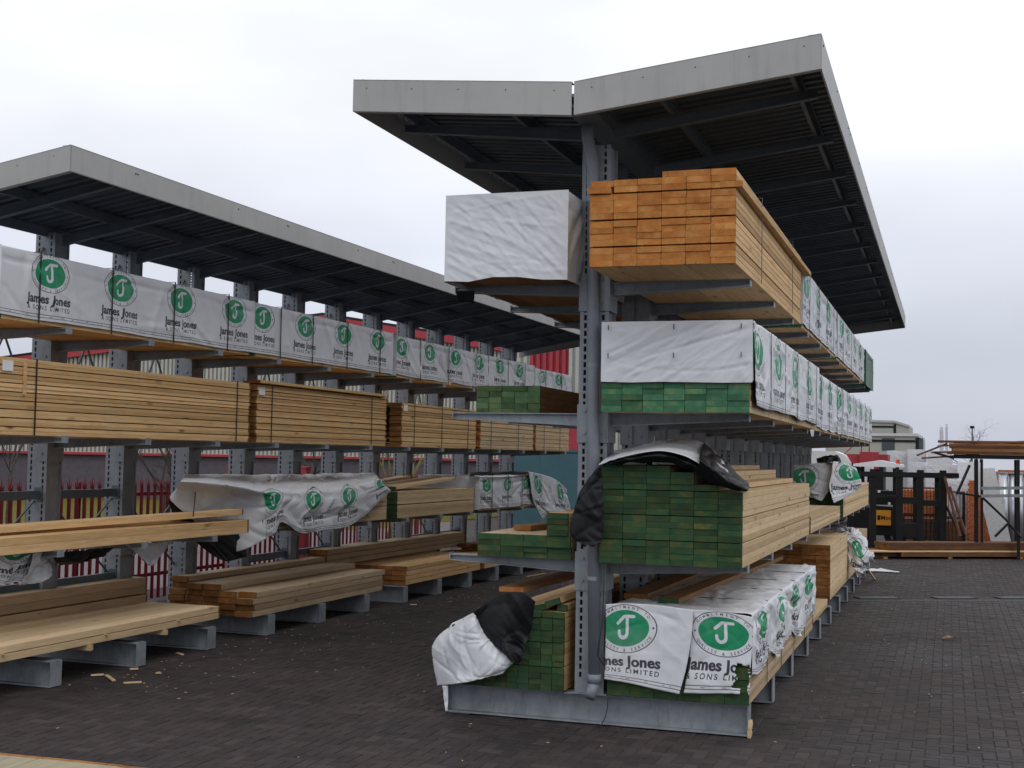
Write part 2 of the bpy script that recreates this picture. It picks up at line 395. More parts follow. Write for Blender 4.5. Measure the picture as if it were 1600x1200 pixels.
def catmull(P, n):
    P = np.asarray(P, float); k = len(P); Q = np.concatenate([2 * P[:1] - P[1:2], P, 2 * P[-1:] - P[-2:-1]])
    t = np.linspace(0, k - 1, n); i = np.minimum(t.astype(int), k - 2); f = (t - i).reshape(-1, *([1] * (P.ndim - 1)))
    a, b, c, d = Q[i], Q[i + 1], Q[i + 2], Q[i + 3]
    return .5 * (2 * b + (c - a) * f + (2 * a - 5 * b + 4 * c - d) * f ** 2 + (3 * b - a - 3 * c + d) * f ** 3)
def patch(name, pts, parent, mats, n=(40, 40), uv=None, wr=(25, .012), seed=1, thick=.003, wid=(.012, .045), ln=(.08, .4), edge=0.0, ang=None, flip=True):
    """a hanging sheet through a grid of points, rows top to bottom; uv=(u0,u1,vTop,vBottom) places the print"""
    P = catmull(np.swapaxes(catmull(np.asarray(pts, float), n[0]), 0, 1), n[1]); P = np.swapaxes(P, 0, 1)
    du = np.gradient(P, axis=1); dv = np.gradient(P, axis=0); nm = np.cross(du, dv); nm /= np.linalg.norm(nm, axis=-1, keepdims=True) + 1e-9
    S = np.cumsum(np.linalg.norm(du, axis=-1), 1); T = np.cumsum(np.linalg.norm(dv, axis=-1), 0)
    d = folds(S, T, wr[0], wr[1], seed, wid, ln, ang)
    P = P + nm * d[..., None]
    if edge:
        r = np.random.default_rng(seed + 5); e = np.interp(np.arange(n[1]), np.linspace(0, n[1] - 1, 9), r.uniform(-edge, edge, 9)); P[-1, :, 2] += e; P[-2, :, 2] += e * .5
    gu, gv = np.meshgrid(np.linspace(0, 1, n[1]), np.linspace(0, 1, n[0]))
    if uv: UV = np.stack([uv[0] + (uv[1] - uv[0]) * gu, uv[2] + (uv[3] - uv[2]) * gv], -1)
    else: UV = np.broadcast_to(np.array(BLANK), gu.shape + (2,)).copy()
    o = link(name, grid_mesh(P, UV, mats, name, flip), parent)
    if thick:
        md = o.modifiers.new('sheet', 'SOLIDIFY'); md.thickness = thick; md.offset = -1; md.material_offset = 1 if len(mats) > 1 else 0; md.material_offset_rim = 0
    return o
def wrap(W, L, H, seed, amp=.011, sides=True, front=True, back=True, u0=0.0, step=.022, straps=(), hem=.02, mats=None, parent=None, z0=0.0, dens=16, flow=None, pull=.0, fang=-.6, tw=TW, pinch=.007):
    """a fitted sheet over a pack: open below. local x 0..W, y 0..L, z z0..z0+H"""
    mats = mats or [WRAP]
    nx, nz, ny = max(int(W / step), 4), max(int(H / step), 4), max(int(L / (step * 1.2)), 6)
    xs, zs, ys = np.linspace(0, W, nx), np.linspace(0, H, nz), np.linspace(-.022, L + .022, ny)
    prof = [(0, z) for z in zs] + [(x, H) for x in xs[1:]] + [(W, z) for z in zs[::-1][1:]]
    prof = np.array(prof); npf = len(prof)
    nrm = np.zeros_like(prof); nrm[:nz - 1] = (-1, 0); nrm[nz:nz + nx - 2] = (0, 1); nrm[nz + nx - 1:] = (1, 0)
    nrm[nz - 1] = (-.7, .7); nrm[nz + nx - 2] = (.7, .7)
    S = np.concatenate([[0], np.cumsum(np.linalg.norm(np.diff(prof, axis=0), axis=1))])
    gs, gt = np.meshgrid(S, ys, indexing='ij')
    d = folds(gs, gt, int(dens * (2 * H + W) * L / 1.6), amp * 1.45, seed, wid=(.015, .034), ln=(.15, .7), ang=flow)
    for q_, (lo_, hi_) in enumerate(((0, nz - 1), (npf - nz + 1, npf))):           # the long fold where the sheet was creased
        zc = .80 * H + .02 * np.sin(ys * 2.1 + seed) + .012 * np.sin(ys * 5.3 + 2 * seed); zz = prof[lo_:hi_, 1][:, None]
        d[lo_:hi_] -= .018 * np.exp(-((zz - zc[None]) / .018) ** 2) * (.6 + .4 * np.sin(ys * 3 + seed))[None]
    for sy in straps: d -= pinch * np.exp(-((gt - sy) / .05) ** 2)
    fade = np.clip(np.minimum(gt + .022, L + .022 - gt) / .06, 0, 1); d *= fade
    cs = np.minimum(np.abs(S - H), np.abs(S - H - W)); d *= np.clip(cs / .09, .12, 1)[:, None]; d[nz:nz + nx - 2] *= .5; soft = -.010 * np.exp(-(cs / .022) ** 2)
    d += soft[:, None]
    P = np.zeros((npf, ny, 3)); P[..., 0] = prof[:, 0:1] + nrm[:, 0:1] * d; P[..., 1] = gt; P[..., 2] = prof[:, 1:2] + nrm[:, 1:2] * d
    r = np.random.default_rng(seed + 3)
    for k, sl in ((0, slice(0, nz)), (1, slice(npf - nz, npf))):
        e = np.interp(ys, np.linspace(-.03, L + .03, max(int(L / .35), 4)), r.uniform(-hem, hem, max(int(L / .35), 4)))
        zz = prof[sl, 1]; P[sl, :, 2] += e[None, :] * np.clip(1 - zz / H, 0, 1)[:, None] ** 2
    UV = np.zeros((npf, ny, 2)); UV[:] = BLANK
    if sides:
        for sl, sg in ((slice(0, nz), -1), (slice(npf - nz, npf), 1)):
            UV[sl, :, 0] = sg * gt[sl] / tw + u0; UV[sl, :, 1] = .002 + .975 * (prof[sl, 1:2] / H)
    P[..., 2] += z0
    me = grid_mesh(P, UV, mats, 'wrap')
    o = link('wrap', me, parent)
    for yy, ok, sg in ((-.022, front, -1), (L + .022, back, 1)):
        if not ok: continue
        xs2, zs2 = np.linspace(0, W, max(int(W / .012), 8)), np.linspace(0, H, max(int(H / .012), 8)); gx, gz = np.meshgrid(xs2, zs2); dd = folds(gx, gz, int(dens * 2.2 * W * H) + 8, amp * .45, seed + 9, wid=(.005, .014), ln=(.25, 1.0), ang=(fang, .35) if sg < 0 else None)
        fd = np.clip(np.minimum(np.minimum(gx, W - gx), H - gz) / .05, 0, 1); dd *= fd
        Q = np.stack([gx, yy + sg * dd, gz + z0], -1)
        e = np.interp(xs2, np.linspace(0, W, 6), r.uniform(-hem, hem, 6)); Q[..., 2] += e[None] * np.clip(1 - gz / H, 0, 1) ** 2
        if sg > 0: Q = Q[:, ::-1]
        link('end_flap', grid_mesh(Q, np.broadcast_to(np.array(BLANK), gx.shape + (2,)).copy(), mats, 'end_flap'), parent)
    return o
def strap_loop(parent, y, W, H, z0=0.0, w=.016, pr=.008):
    mb = MB(); a = pr
    mb.box(-a - .002, -a + .002, y, y + w, z0, z0 + H + a); mb.box(W + a - .002, W + a + .002, y, y + w, z0, z0 + H + a); mb.box(-a, W + a, y, y + w, z0 + H + a - .002, z0 + H + a + .002)
    return mb.build('strap', STRAP, parent)
def wrapped_pack(label, org, W, L, H, seed, rz=0.0, group=None, under=1, u0=0.0, straps=(), side=W_PALE, end=E_GREEN, cols=6, mats=None, front=True, back=True, amp=.010, dens=22, hem=.02, t=.047, flow=None, tw=TW):
    o = thing('wrapped_timber_pack', label, 'timber pack', org, rz, group)
    if under: pack('', '', org, W - .02, L - .02, under, cols, t, side, end, full=True, parent=o)
    h0 = under * t - (.012 if under else 0)
    wrap(W, L, H - h0, seed, amp, True, front, back, u0, straps=straps, hem=hem, mats=mats, parent=o, z0=h0, dens=dens, flow=flow, tw=tw)
    for s in straps: strap_loop(o, s, W, H, 0)
    return o
# ------------------------------------------------------------------ ground: yard of herringbone block paving
def pavemat():
    m = Mat('paver', .72, 0, .22); v = m.coord('World')
    oi = m.n('ShaderNodeAttribute', attribute_name='tone'); oi2 = m.rnd()
    a = m.n('ShaderNodeMath', operation='ADD'); m.l(oi.outputs['Fac'], a.inputs[0]); m.l(oi2, a.inputs[1])
    fr = m.n('ShaderNodeMath', operation='FRACT'); m.l(a.outputs[0], fr.inputs[0])
    c = m.ramp(fr.outputs[0], [(0, (.038, .031, .032)), (.3, (.046, .037, .037)), (.55, (.054, .042, .040)), (.8, (.051, .043, .044)), (1, (.068, .055, .053))])
    n1 = m.noise(v, .55, 5, .6); c = m.mix(1.0, c, m.ramp(n1, [(.3, (.70, .70, .72)), (.7, (1.28, 1.22, 1.18))]), 'MULTIPLY')
    n2 = m.noise(v, 5.5, 6, .7); c = m.mix(m.mr(n2, .5, .8, 0, .55), c, (.014, .013, .012))
    n4 = m.noise(v, 60, 2, .6); c = m.mix(m.mr(n4, .6, .8, 0, .35), c, (.10, .09, .08))
    m.col(c); n5 = m.noise(v, .9, 3, .5, 1.5); c = m.mix(m.mr(n5, .60, .72, 0, .45), c, (.016, .015, .014)); n6 = m.noise(v, 2.6, 7, .75); c = m.mix(m.mr(n6, .60, .80, 0, .4), c, (.085, .072, .06))
    m.col(c); m.l(m.mr(n1, .35, .65, .6, .85), m.b.inputs['Roughness']); m.bump(n4, .3, .004)
    return m.m
PAVER = pavemat()
def yardmat():
    m = Mat('yard_ground', .7, 0, .3); v = m.coord('World')
    br = m.n('ShaderNodeTexBrick'); br.inputs['Scale'].default_value = 1.0; br.inputs['Brick Width'].default_value = .2; br.inputs['Row Height'].default_value = .1
    br.inputs['Mortar Size'].default_value = .006; br.inputs['Color1'].default_value = (.030, .025, .024, 1); br.inputs['Color2'].default_value = (.055, .044, .040, 1); br.inputs['Mortar'].default_value = (.012, .011, .010, 1)
    m.l(v, br.inputs['Vector']); n1 = m.noise(v, .5, 6, .6)
    c = m.mix(1.0, br.outputs[0], m.ramp(n1, [(.3, (.75, .75, .77)), (.7, (1.3, 1.25, 1.2))]), 'MULTIPLY'); m.col(c)
    return m.m
YARD = yardmat()
SOIL = mottled('joint_sand', (.022, .019, .017), (.036, .031, .028), 14, .9, kind='World')
ground = MB().box(-160, 120, -30, 420, -.6, -.012, 0).build('ground', YARD); tag(ground, kind='structure')
bed = MB(); bed.quads([(-12, 6.5, -.0045), (9.4, 6.5, -.0045), (9.4, 36, -.0045), (-12, 36, -.0045)], [(0, 1, 2, 3)])
bed.build('sand_bed', SOIL, ground)
def in_view(x, y, mx=90):
    c = CAMR.T @ np.array([x, y, -EYE]); px, py = 800 + F * c[0] / c[2], 600 + F * c[1] / c[2]
    return -mx < px < 1600 + mx and py < 1200 + mx * .7
def paver_mesh(w, d):
    g, b = .0022, .0045; mb = MB()
    vs = [(g, g, -.008), (w - g, g, -.008), (w - g, d - g, -.008), (g, d - g, -.008), (g + b, g + b, 0), (w - g - b, g + b, 0), (w - g - b, d - g - b, 0), (g + b, d - g - b, 0)]
    mb.quads(vs, [(4, 5, 6, 7), (0, 1, 5, 4), (1, 2, 6, 5), (2, 3, 7, 6), (3, 0, 4, 7)]); return mb
PA, PB = paver_mesh(.2, .1), paver_mesh(.1, .2)
cells = []
for j in range(66, 352):
    for i in range(-118, 92):
        r = (i - j) % 4
        if r == 0: k = 0
        elif r == 3: k = 1
        else: continue
        x, y = i * .1 + .03, j * .1
        if in_view(x + .1, y + .05, 520): cells.append((not in_view(x + .1, y + .05, 5), y, x, k))
cells.sort(); cells = [c_[1:] for c_ in cells]
ma, mb_ = PA.mesh('paver', PAVER), PB.mesh('paver', PAVER)
for y, x, k in cells[:290]:
    link('paver', (ma, mb_)[k], ground, (x, y, random.uniform(-.0015, .0015)), (random.gauss(0, .008), random.gauss(0, .008), random.gauss(0, .004)))
rest = cells[290:]; n = len(rest)
V = np.zeros((n, 8, 3)); tone = np.zeros((n, 8))
tmpl = [np.array(PA.v), np.array(PB.v)]
for q, (y, x, k) in enumerate(rest): V[q] = tmpl[k] + (x, y, 0)
V[..., 2] += RNG.normal(0, .0012, (n, 1)); V[:, 4:, 2] += RNG.normal(0, .0011, (n, 4)); V[..., :2] += RNG.normal(0, .0008, (n, 1, 2))
base = np.array(PA.f); FA = (base[None] + 8 * np.arange(n)[:, None, None]).reshape(-1, 4)
me = bpy.data.meshes.new('paving'); me.from_pydata(V.reshape(-1, 3).tolist(), [], FA.tolist()); me.materials.append(PAVER)
at_ = me.attributes.new('tone', 'FLOAT', 'POINT'); at_.data.foreach_set('value', np.repeat(RNG.random(n), 8).astype(np.float32)); me.update()
pv = link('paving', me, ground); tag(pv, kind='stuff')

# ------------------------------------------------------------------ racks
def post_mesh(H):
    mb = MB(); W, D, t = .24, .23, .006
    sx, sw, sh, pit = .075, .022, .042, .064
    for yf in (-D / 2, D / 2 - t):
        xs = [-W / 2, -sx - sw / 2, -sx + sw / 2, sx - sw / 2, sx + sw / 2, W / 2]
        for a, b in ((0, 1), (2, 3), (4, 5)): mb.box(xs[a], xs[b], yf, yf + t, 0, H)
        z = .0
        for a in (1, 3):
            z = 0.0; first = True
            while z < H:
                z1 = min(z + (pit - sh if not first else .12), H)
                mb.box(xs[a], xs[a + 1], yf + .0005, yf + t - .0005, z, z1); z = z1 + sh; first = False
    for s in (-1, 1):
        x = s * (W / 2 - .028); mb.box(x - t / 2, x + t / 2, -D / 2 + t + .001, D / 2 - t - .001, .0, H)
    mb.box(-.15, .15, -D / 2 - .02, D / 2 + .02, -.012, -.0005)
    return mb.mesh('post', GALV)
def arm_mesh(L=1.11, d0=.105, d1=.05, w=.085):
    mb = MB(); t = .008
    mb.box(0, L, -w / 2, w / 2, -t, 0)
    vs = [(0, -w / 2, -d0), (L, -w / 2, -d1), (L, w / 2, -d1), (0, w / 2, -d0), (0, -w / 2, -d0 + t), (L, -w / 2, -d1 + t), (L, w / 2, -d1 + t), (0, w / 2, -d0 + t)]
    mb.quads(vs, [(3, 2, 1, 0), (4, 5, 6, 7), (0, 1, 5, 4), (1, 2, 6, 5), (2, 3, 7, 6), (3, 0, 4, 7)])
    mb.quads([(0, -.004, -d0 + t), (L, -.004, -d1 + t), (L, -.004, -t), (0, -.004, -t)], [(0, 1, 2, 3)])
    mb.quads([(0, .004, -d0 + t), (L, .004, -d1 + t), (L, .004, -t), (0, .004, -t)], [(3, 2, 1, 0)])
    mb.box(L + .0005, L + .008, -w / 2 - .002, w / 2 + .002, -d1 - .004, .012)
    return mb.mesh('arm', GALV_B)
def bracket_mesh():
    mb = MB(); mb.box(-.105, .0, -.128, -.1165, -.24, .07); mb.box(-.105, .0, .1165, .128, -.24, .07)
    mb.box(.001, .010, -.128, .128, -.24, .07)
    for z in (.02, -.16):
        for sgn in (-1, 1): mb.prism([(-.055 + .014 * math.cos(a), z + .014 * math.sin(a)) for a in np.linspace(0, 2 * math.pi, 7)[:-1]], sgn * .128, sgn * .139)
    return mb.mesh('bracket', GALV)
def beam_mesh(x0, x1, H=.235, w=.15):
    mb = MB(); t = .014
    mb.box(x0, x1, -w / 2, w / 2, H - t, H); mb.box(x0, x1, -w / 2, w / 2, 0, t); mb.box(x0, x1, -.006, .006, t, H - t)
    for x in (x0 - .0105, x1 + .0005): mb.box(x, x + .01, -w / 2, w / 2, .004, H - .003)
    return mb.mesh('base_beam', GALV_B)
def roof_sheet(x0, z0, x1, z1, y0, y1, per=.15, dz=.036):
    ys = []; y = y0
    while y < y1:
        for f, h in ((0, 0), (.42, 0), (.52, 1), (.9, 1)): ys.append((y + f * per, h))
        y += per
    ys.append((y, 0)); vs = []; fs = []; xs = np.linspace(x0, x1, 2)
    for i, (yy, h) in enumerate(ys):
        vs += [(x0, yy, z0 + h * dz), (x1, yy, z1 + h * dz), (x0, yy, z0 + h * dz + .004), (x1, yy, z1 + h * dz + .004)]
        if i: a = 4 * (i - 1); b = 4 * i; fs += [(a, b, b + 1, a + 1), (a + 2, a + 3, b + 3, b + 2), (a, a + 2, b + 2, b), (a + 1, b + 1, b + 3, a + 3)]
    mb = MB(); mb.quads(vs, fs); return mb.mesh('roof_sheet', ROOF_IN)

POST_R, POST_L = post_mesh(4.44), post_mesh(4.10)
ARM, BRK = arm_mesh(), bracket_mesh()
XR = -2.74; YRS = [10.415 + 1.486 * k for k in range(12)]
rack = thing('cantilever_rack', 'grey two-sided cantilever rack under the butterfly roof, downpipe at its end post', 'storage rack', (XR, 10.415, 0))
oy = 10.415
BEAM_R = beam_mesh(-1.235, 1.255)
for k, y in enumerate(YRS):
    yy = y - oy
    link('base_beam', BEAM_R, rack, (0, yy, .012)); link('post', POST_R, rack, (0, yy, .262))
    for z in (1.315, 2.505, 3.575):
        for s in (0, math.pi):
            a = link('arm', ARM, rack, (.131 * (1 if s == 0 else -1), yy, z), (0, 0, s)); b = link('bracket', BRK, a, (-.011, 0, 0))
    mb = MB(); mb.box(-.09, .09, -.06, .06, 0, .008); mb.build('foot', GALV_B, rack, (-1.13, yy, .002)); 
RB, RE = 4.768, 1.86                      # fascia bottom at the valley, half width
Y0, Y1 = 9.57 - oy, 28.75 - oy
def zr(x): return RB + (.117 * x if x > 0 else -.083 * x)
for s in (-1, 1):
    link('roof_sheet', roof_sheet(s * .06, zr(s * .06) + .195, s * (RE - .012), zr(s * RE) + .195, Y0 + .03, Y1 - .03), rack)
    for k, y in enumerate(YRS):
        mb = MB(); a, b = .125, RE - .1; h0, h1 = .10, .065; t = .008
        for lo, hi in ((0, t), (None, None)):
            if lo is None: p = [(s * a, zr(s * a) + .092 - t), (s * b, zr(s * b) + .092 - t), (s * b, zr(s * b) + .092), (s * a, zr(s * a) + .092)]
            else: p = [(s * a, zr(s * a) + .092 - h0), (s * b, zr(s * b) + .092 - h1), (s * b, zr(s * b) + .092 - h1 + t), (s * a, zr(s * a) + .092 - h0 + t)]
            mb.prism(p, y - oy - .03, y - oy + .03)
        mb.prism([(s * a, zr(s * a) + .092 - h0 + t), (s * b, zr(s * b) + .092 - h1 + t), (s * b, zr(s * b) + .092 - t), (s * a, zr(s * a) + .092 - t)], y - oy - .004, y - oy + .004)
        mb.build('rafter', RAFT, rack)
    for x in (.62, 1.62):
        mb = MB(); z = zr(s * x) + .095
        mb.box(s * x - .028, s * x + .028, Y0 + .03, Y1 - .03, z + .088, z + .092); mb.box(s * x - .003, s * x + .003, Y0 + .03, Y1 - .03, z + .001, z + .087); mb.box(s * x - .03, s * x + .004, Y0 + .03, Y1 - .03, z - .001, z + .003)
        mb.build('purlin', RAFT, rack)
    for yy, sg in ((Y0, 1), (Y1, -1)):                # end fascia boards
        for k in (0,):
            a = .008 if yy == Y0 and s > 0 else .012; b = RE
            mb = MB(); P = [(s * a, zr(s * a)), (s * b, zr(s * b)), (s * b, zr(s * b) + .255), (s * a, zr(s * a) + .255)]
            mb.prism(P, yy - .004, yy + .004, m=0)
            mb.prism([(s * a, zr(s * a) - .003), (s * b, zr(s * b) - .003), (s * b, zr(s * b)), (s * a, zr(s * a))], yy, yy + sg * .05)
            mb.prism([(s * a, zr(s * a) + .256), (s * b, zr(s * b) + .256), (s * b, zr(s * b) + .260), (s * a, zr(s * a) + .260)], yy - sg * .006, yy + sg * .09)
            for q in range(5):
                x = a + .14 + q * (b - a - .26) / 4; mb.box(s * x - .004, s * x + .004, yy - sg * .0045 - .002, yy - sg * .0045 + .002, zr(s * x) + .185, zr(s * x) + .193, 1)
            mb.build('fascia', [FASCIA, DARK], rack)
    L = (Y1 - Y0 - .012) / 7
    for q in range(7):                                # eaves fascia in lengths
        ya, yb = Y0 + .006 + q * L + .0015, Y0 + .006 + (q + 1) * L - .0015; x = s * RE; z = zr(s * RE)
        mb = MB(); mb.box(x - .004, x + .004, ya, yb, z + .002, z + .253); mb.box(min(x, x - s * .008), max(x, x - s * .008), ya, yb, z - .003, z + .0015)
        mb.box(min(x - s * .09, x + s * .004), max(x - s * .09, x + s * .004), ya, yb, z + .2545, z + .2585)
        for e in (ya + .12, (ya + yb) / 2, yb - .12): mb.box(x + s * .0045 - .005, x + s * .0045 + .005, e - .006, e + .006, z + .20, z + .212, 1)
        mb.build('fascia', [FASCIA, DARK], rack)
mb = MB(); mb.box(-.11, -.105, Y0 + .06, Y1 - .06, 4.85, 4.97); mb.box(.105, .11, Y0 + .06, Y1 - .06, 4.85, 4.97); mb.box(-.105, .105, Y0 + .06, Y1 - .06, 4.845, 4.851)
mb.build('gutter', RAFT, rack)
dp = MB(); c = lambda x, y, z: (x - XR, y - oy, z)
dp.tube([c(-2.795, 10.19, 4.88), c(-2.79, 10.19, 4.74), c(-2.772, 10.20, 4.66), c(-2.752, 10.205, 4.58), c(-2.745, 10.205, 4.46), c(-2.715, 10.205, 2.4), c(-2.672, 10.205, .43)], .049, 16)
dp.tube([c(-2.672, 10.205, .43), c(-2.672, 10.205, .36)], .056, 16)
dp.tube([c(-2.672, 10.203, .36), c(-2.680, 10.18, .31), c(-2.697, 10.14, .255)], .047, 16)
dp.build('downpipe', PIPE, rack, smooth=True)
for z in (4.24, 2.9, 1.2): MB().tube([c(-2.745 + (4.3 - z) * .0165, 10.205, z), c(-2.745 + (4.3 - z) * .0165, 10.205, z - .03)], .053, 16).build('pipe_clip', GALV, rack)

LR = -.022
def LW(p, s, z=0.0): return (-9.07 + p + .022 * s, s - .022 * p, z)
SLS = [10.04 + 1.268 * k for k in range(13)]
lo = LW(0, SLS[0])
rackl = thing('cantilever_rack', 'grey one-sided cantilever rack under the lean-to roof beside the red fence', 'storage rack', lo, LR)
BEAM_L = beam_mesh(-.22, 1.235)
for k, s in enumerate(SLS):
    yy = s - SLS[0]
    link('base_beam', BEAM_L, rackl, (0, yy, .006)); link('post', POST_L, rackl, (0, yy, .256))
    for z in (1.215, 2.245, 3.235):
        a = link('arm', ARM, rackl, (.131, yy, z)); link('bracket', BRK, a, (-.011, 0, 0))
def zl(p): return 4.22 + .158 * p
q0, q1 = 9.32 - SLS[0], 26.1 - SLS[0]; PE = 1.77
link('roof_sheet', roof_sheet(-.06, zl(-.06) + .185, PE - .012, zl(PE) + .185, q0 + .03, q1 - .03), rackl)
for k, s in enumerate(SLS):
    yy = s - SLS[0]; mb = MB(); a, b = .125, PE - .1; h0, h1, t = .10, .065, .008
    mb.prism([(a, zl(a) + .09 - t), (b, zl(b) + .09 - t), (b, zl(b) + .09), (a, zl(a) + .09)], yy - .03, yy + .03)
    mb.prism([(a, zl(a) + .09 - h0), (b, zl(b) + .09 - h1), (b, zl(b) + .09 - h1 + t), (a, zl(a) + .09 - h0 + t)], yy - .03, yy + .03)
    mb.prism([(a, zl(a) + .09 - h0 + t), (b, zl(b) + .09 - h1 + t), (b, zl(b) + .09 - t), (a, zl(a) + .09 - t)], yy - .004, yy + .004)
    mb.build('rafter', RAFT, rackl)
for x in (.02, .75, 1.62):
    mb = MB(); z = zl(x) + .092
    mb.box(x - .028, x + .028, q0 + .03, q1 - .03, z + .084, z + .088); mb.box(x - .003, x + .003, q0 + .03, q1 - .03, z + .001, z + .083); mb.box(x - .03, x + .004, q0 + .03, q1 - .03, z - .001, z + .003)
    mb.build('purlin', RAFT, rackl)
for yy, sg in ((q0, 1), (q1, -1)):
    mb = MB(); a, b = -.07, PE
    mb.prism([(a, zl(a)), (b, zl(b)), (b, zl(b) + .222), (a, zl(a) + .222)], yy - .004, yy + .004)
    mb.prism([(a, zl(a) - .003), (b, zl(b) - .003), (b, zl(b)), (a, zl(a))], yy, yy + sg * .05)
    mb.prism([(a, zl(a) + .223), (b, zl(b) + .223), (b, zl(b) + .227), (a, zl(a) + .227)], yy - sg * .006, yy + sg * .09)
    for q in range(5): x = a + .15 + q * .38; mb.box(x - .004, x + .004, yy - sg * .0045 - .002, yy - sg * .0045 + .002, zl(x) + .16, zl(x) + .168, 1)
    mb.build('fascia', [FASCIA, DARK], rackl)
L = (q1 - q0 - .012) / 6
for q in range(6):
    ya, yb = q0 + .006 + q * L + .0015, q0 + .006 + (q + 1) * L - .0015; x = PE; z = zl(PE)
    mb = MB(); mb.box(x - .004, x + .004, ya, yb, z + .002, z + .220); mb.box(x - .012, x, ya, yb, z - .003, z + .0015); mb.box(x - .09, x + .006, ya, yb, z + .2215, z + .2255)
    for e in (ya + .9, ya + .93, yb - .12): mb.box(x - .0005, x + .0095, e - .006, e + .006, z + .16, z + .172, 1)
    mb.build('fascia', [FASCIA, DARK], rackl)
for k in range(12):
    y0_, y1_ = SLS[k] - SLS[0] + .12, SLS[k + 1] - SLS[0] - .12
    if k in (0, 1, 4, 5, 8, 9):
        for z in (.70, 1.62): 
            mb = MB(); mb.box(-.02, .02, y0_, y1_, z, z + .085); mb.box(-.05, .05, y0_ - .05, y0_, z - .03, z + .12); mb.box(-.05, .05, y1_, y1_ + .05, z - .03, z + .12); mb.build('brace', RAFT, rackl, (.03, 0, 0))
        for z in (.79, 1.70):
            pass
    if k in (0, 1, 2, 4, 5, 8): 
        for a, b in ((.78, 1.6), (2.35, 4.2)):
            MB().bar((-.02, y0_, a), (-.02, y1_, b), .016).bar((-.035, y0_, b), (-.035, y1_, a), .016).build('tie_rod', RAFT, rackl)

# ------------------------------------------------------------------ packs on the two-sided rack, right-hand side
o, _ = pack('timber_pack', 'orange-ended sawn timber pack on the top arm right of the downpipe', (-2.575, 9.50, 3.578), 1.10, 4.45, 14, 6, .0478, W_PALE, E_ORANGE,
     gaps=(3, 7, 11), gap=.011, heights=[13, 13, 13, 14, 14, 14], jx=.0015, jy=.006, drop=((12, 0), (11, 0)))
for dx, dz, a, b in ((-.012, .555, .03, -.02), (.0, .612, -.05, .03)):
    link('board', board_mesh(.175, .046, 4.4, W_PALE, E_ORANGE), o, (dx, b, dz), (0, .02, a * .25))
link('board', board_mesh(.16, .045, 4.85, W_PALE, E_ORANGE), o, (.985, .0, .560), (0, 0, -.004))
strap_loop(o, 1.2, 1.12, .70); strap_loop(o, 3.4, 1.12, .70)
wrapped_pack('white wrapped timber pack on the top arm directly behind the orange-ended pack', (-2.60, 14.25, 3.578), 1.12, 4.35, .66, 21, group=None, u0=.3, tw=1.42, hem=.008, straps=(.6, 1.7, 2.8, 3.8), amp=.016)
wrapped_pack('farther white wrapped timber pack on the top arm, short of the green-sheeted end', (-2.60, 18.85, 3.578), 1.12, 5.9, .66, 22, u0=.1, tw=1.42, hem=.008, straps=(.9, 2.6, 4.4), amp=.016)
wrapped_pack('green-sheeted timber pack at the far end of the top arm', (-2.58, 25.1, 3.575), 1.12, 2.4, .66, 23, under=0, mats=[GREENSHEET], amp=.01)

o = thing('wrapped_timber_pack', 'white wrapped timber pack with green board ends showing below its stapled end sheet', 'timber pack', (-2.60, 10.02, 2.507))
pack('', '', o.location, 1.16, 5.25, 6, 7, .0462, W_CREAM, E_GREEN, gaps=(5,), gap=.012, parent=o, jy=.008)
wrap(1.185, 5.26, .475, 31, .017, False, True, True, .38, straps=(.9, 1.9, 2.9, 3.9, 4.8), hem=.012, parent=o, fang=.55, tw=1.34, z0=.232, flow=(.7, .35), dens=26)
for s in (1,):
    P = [[(1.192, -.02, .700), (1.192, 2.6, .700), (1.192, 5.28, .700)], [(1.204, -.01, .45), (1.198, 2.6, .45), (1.198, 5.28, .45)], [(1.204, .03, .24), (1.196, 2.6, .24), (1.196, 5.26, .24)], [(1.202, .12, .06), (1.196, 2.6, .055), (1.194, 5.2, .05)]]
    patch('side_flap', P, o, [WRAP, BLACKP], (40, 200), uv=(.38, .38 + 5.26 / 1.34, .985, .01), wr=(110, .012), seed=33, edge=.02, wid=(.015, .035), ln=(.12, .5))
for s_ in (.9, 1.9, 2.9, 3.9, 4.8): MB().box(1.206, 1.210, s_, s_ + .016, .02, .71).build('strap', STRAP, o)
mb = MB()
for x in (.06, .58, 1.10):
    for z in (.44, .66): MB().box(x - .003, x + .003, -.046, -.036, z - .02, z + .02).build('staple', STRAP, o)

wrapped_pack('white wrapped timber pack with a torn hanging corner, second level, behind the stapled pack', (-2.58, 15.55, 2.507), 1.12, 3.6, .69, 34, u0=.2, tw=1.42, straps=(.5, 1.7, 2.9), amp=.018, side=W_CREAM)
wrapped_pack('farthest white wrapped timber pack on the second level', (-2.58, 19.6, 2.507), 1.12, 7.4, .70, 35, u0=.6, tw=1.42, hem=.008, straps=(.7, 2.1, 3.6, 5.2, 6.6), amp=.014, side=W_CREAM)
P = [[at(1268, 655, 15.4), at(1274, 655, 15.5)], [at(1266, 668, 15.4), at(1273, 670, 15.5)], [at(1268, 682, 15.4), at(1271, 683, 15.5)]]
tt = thing('torn_wrap', 'torn strip of white wrap dangling between two wrapped packs', 'plastic sheet', P[0][0]); 
patch('sheet', [[tuple(q - P[0][0]) for q in r] for r in P], tt, [WRAP_G, BLACKP], (14, 8), wr=(6, .006), seed=3)

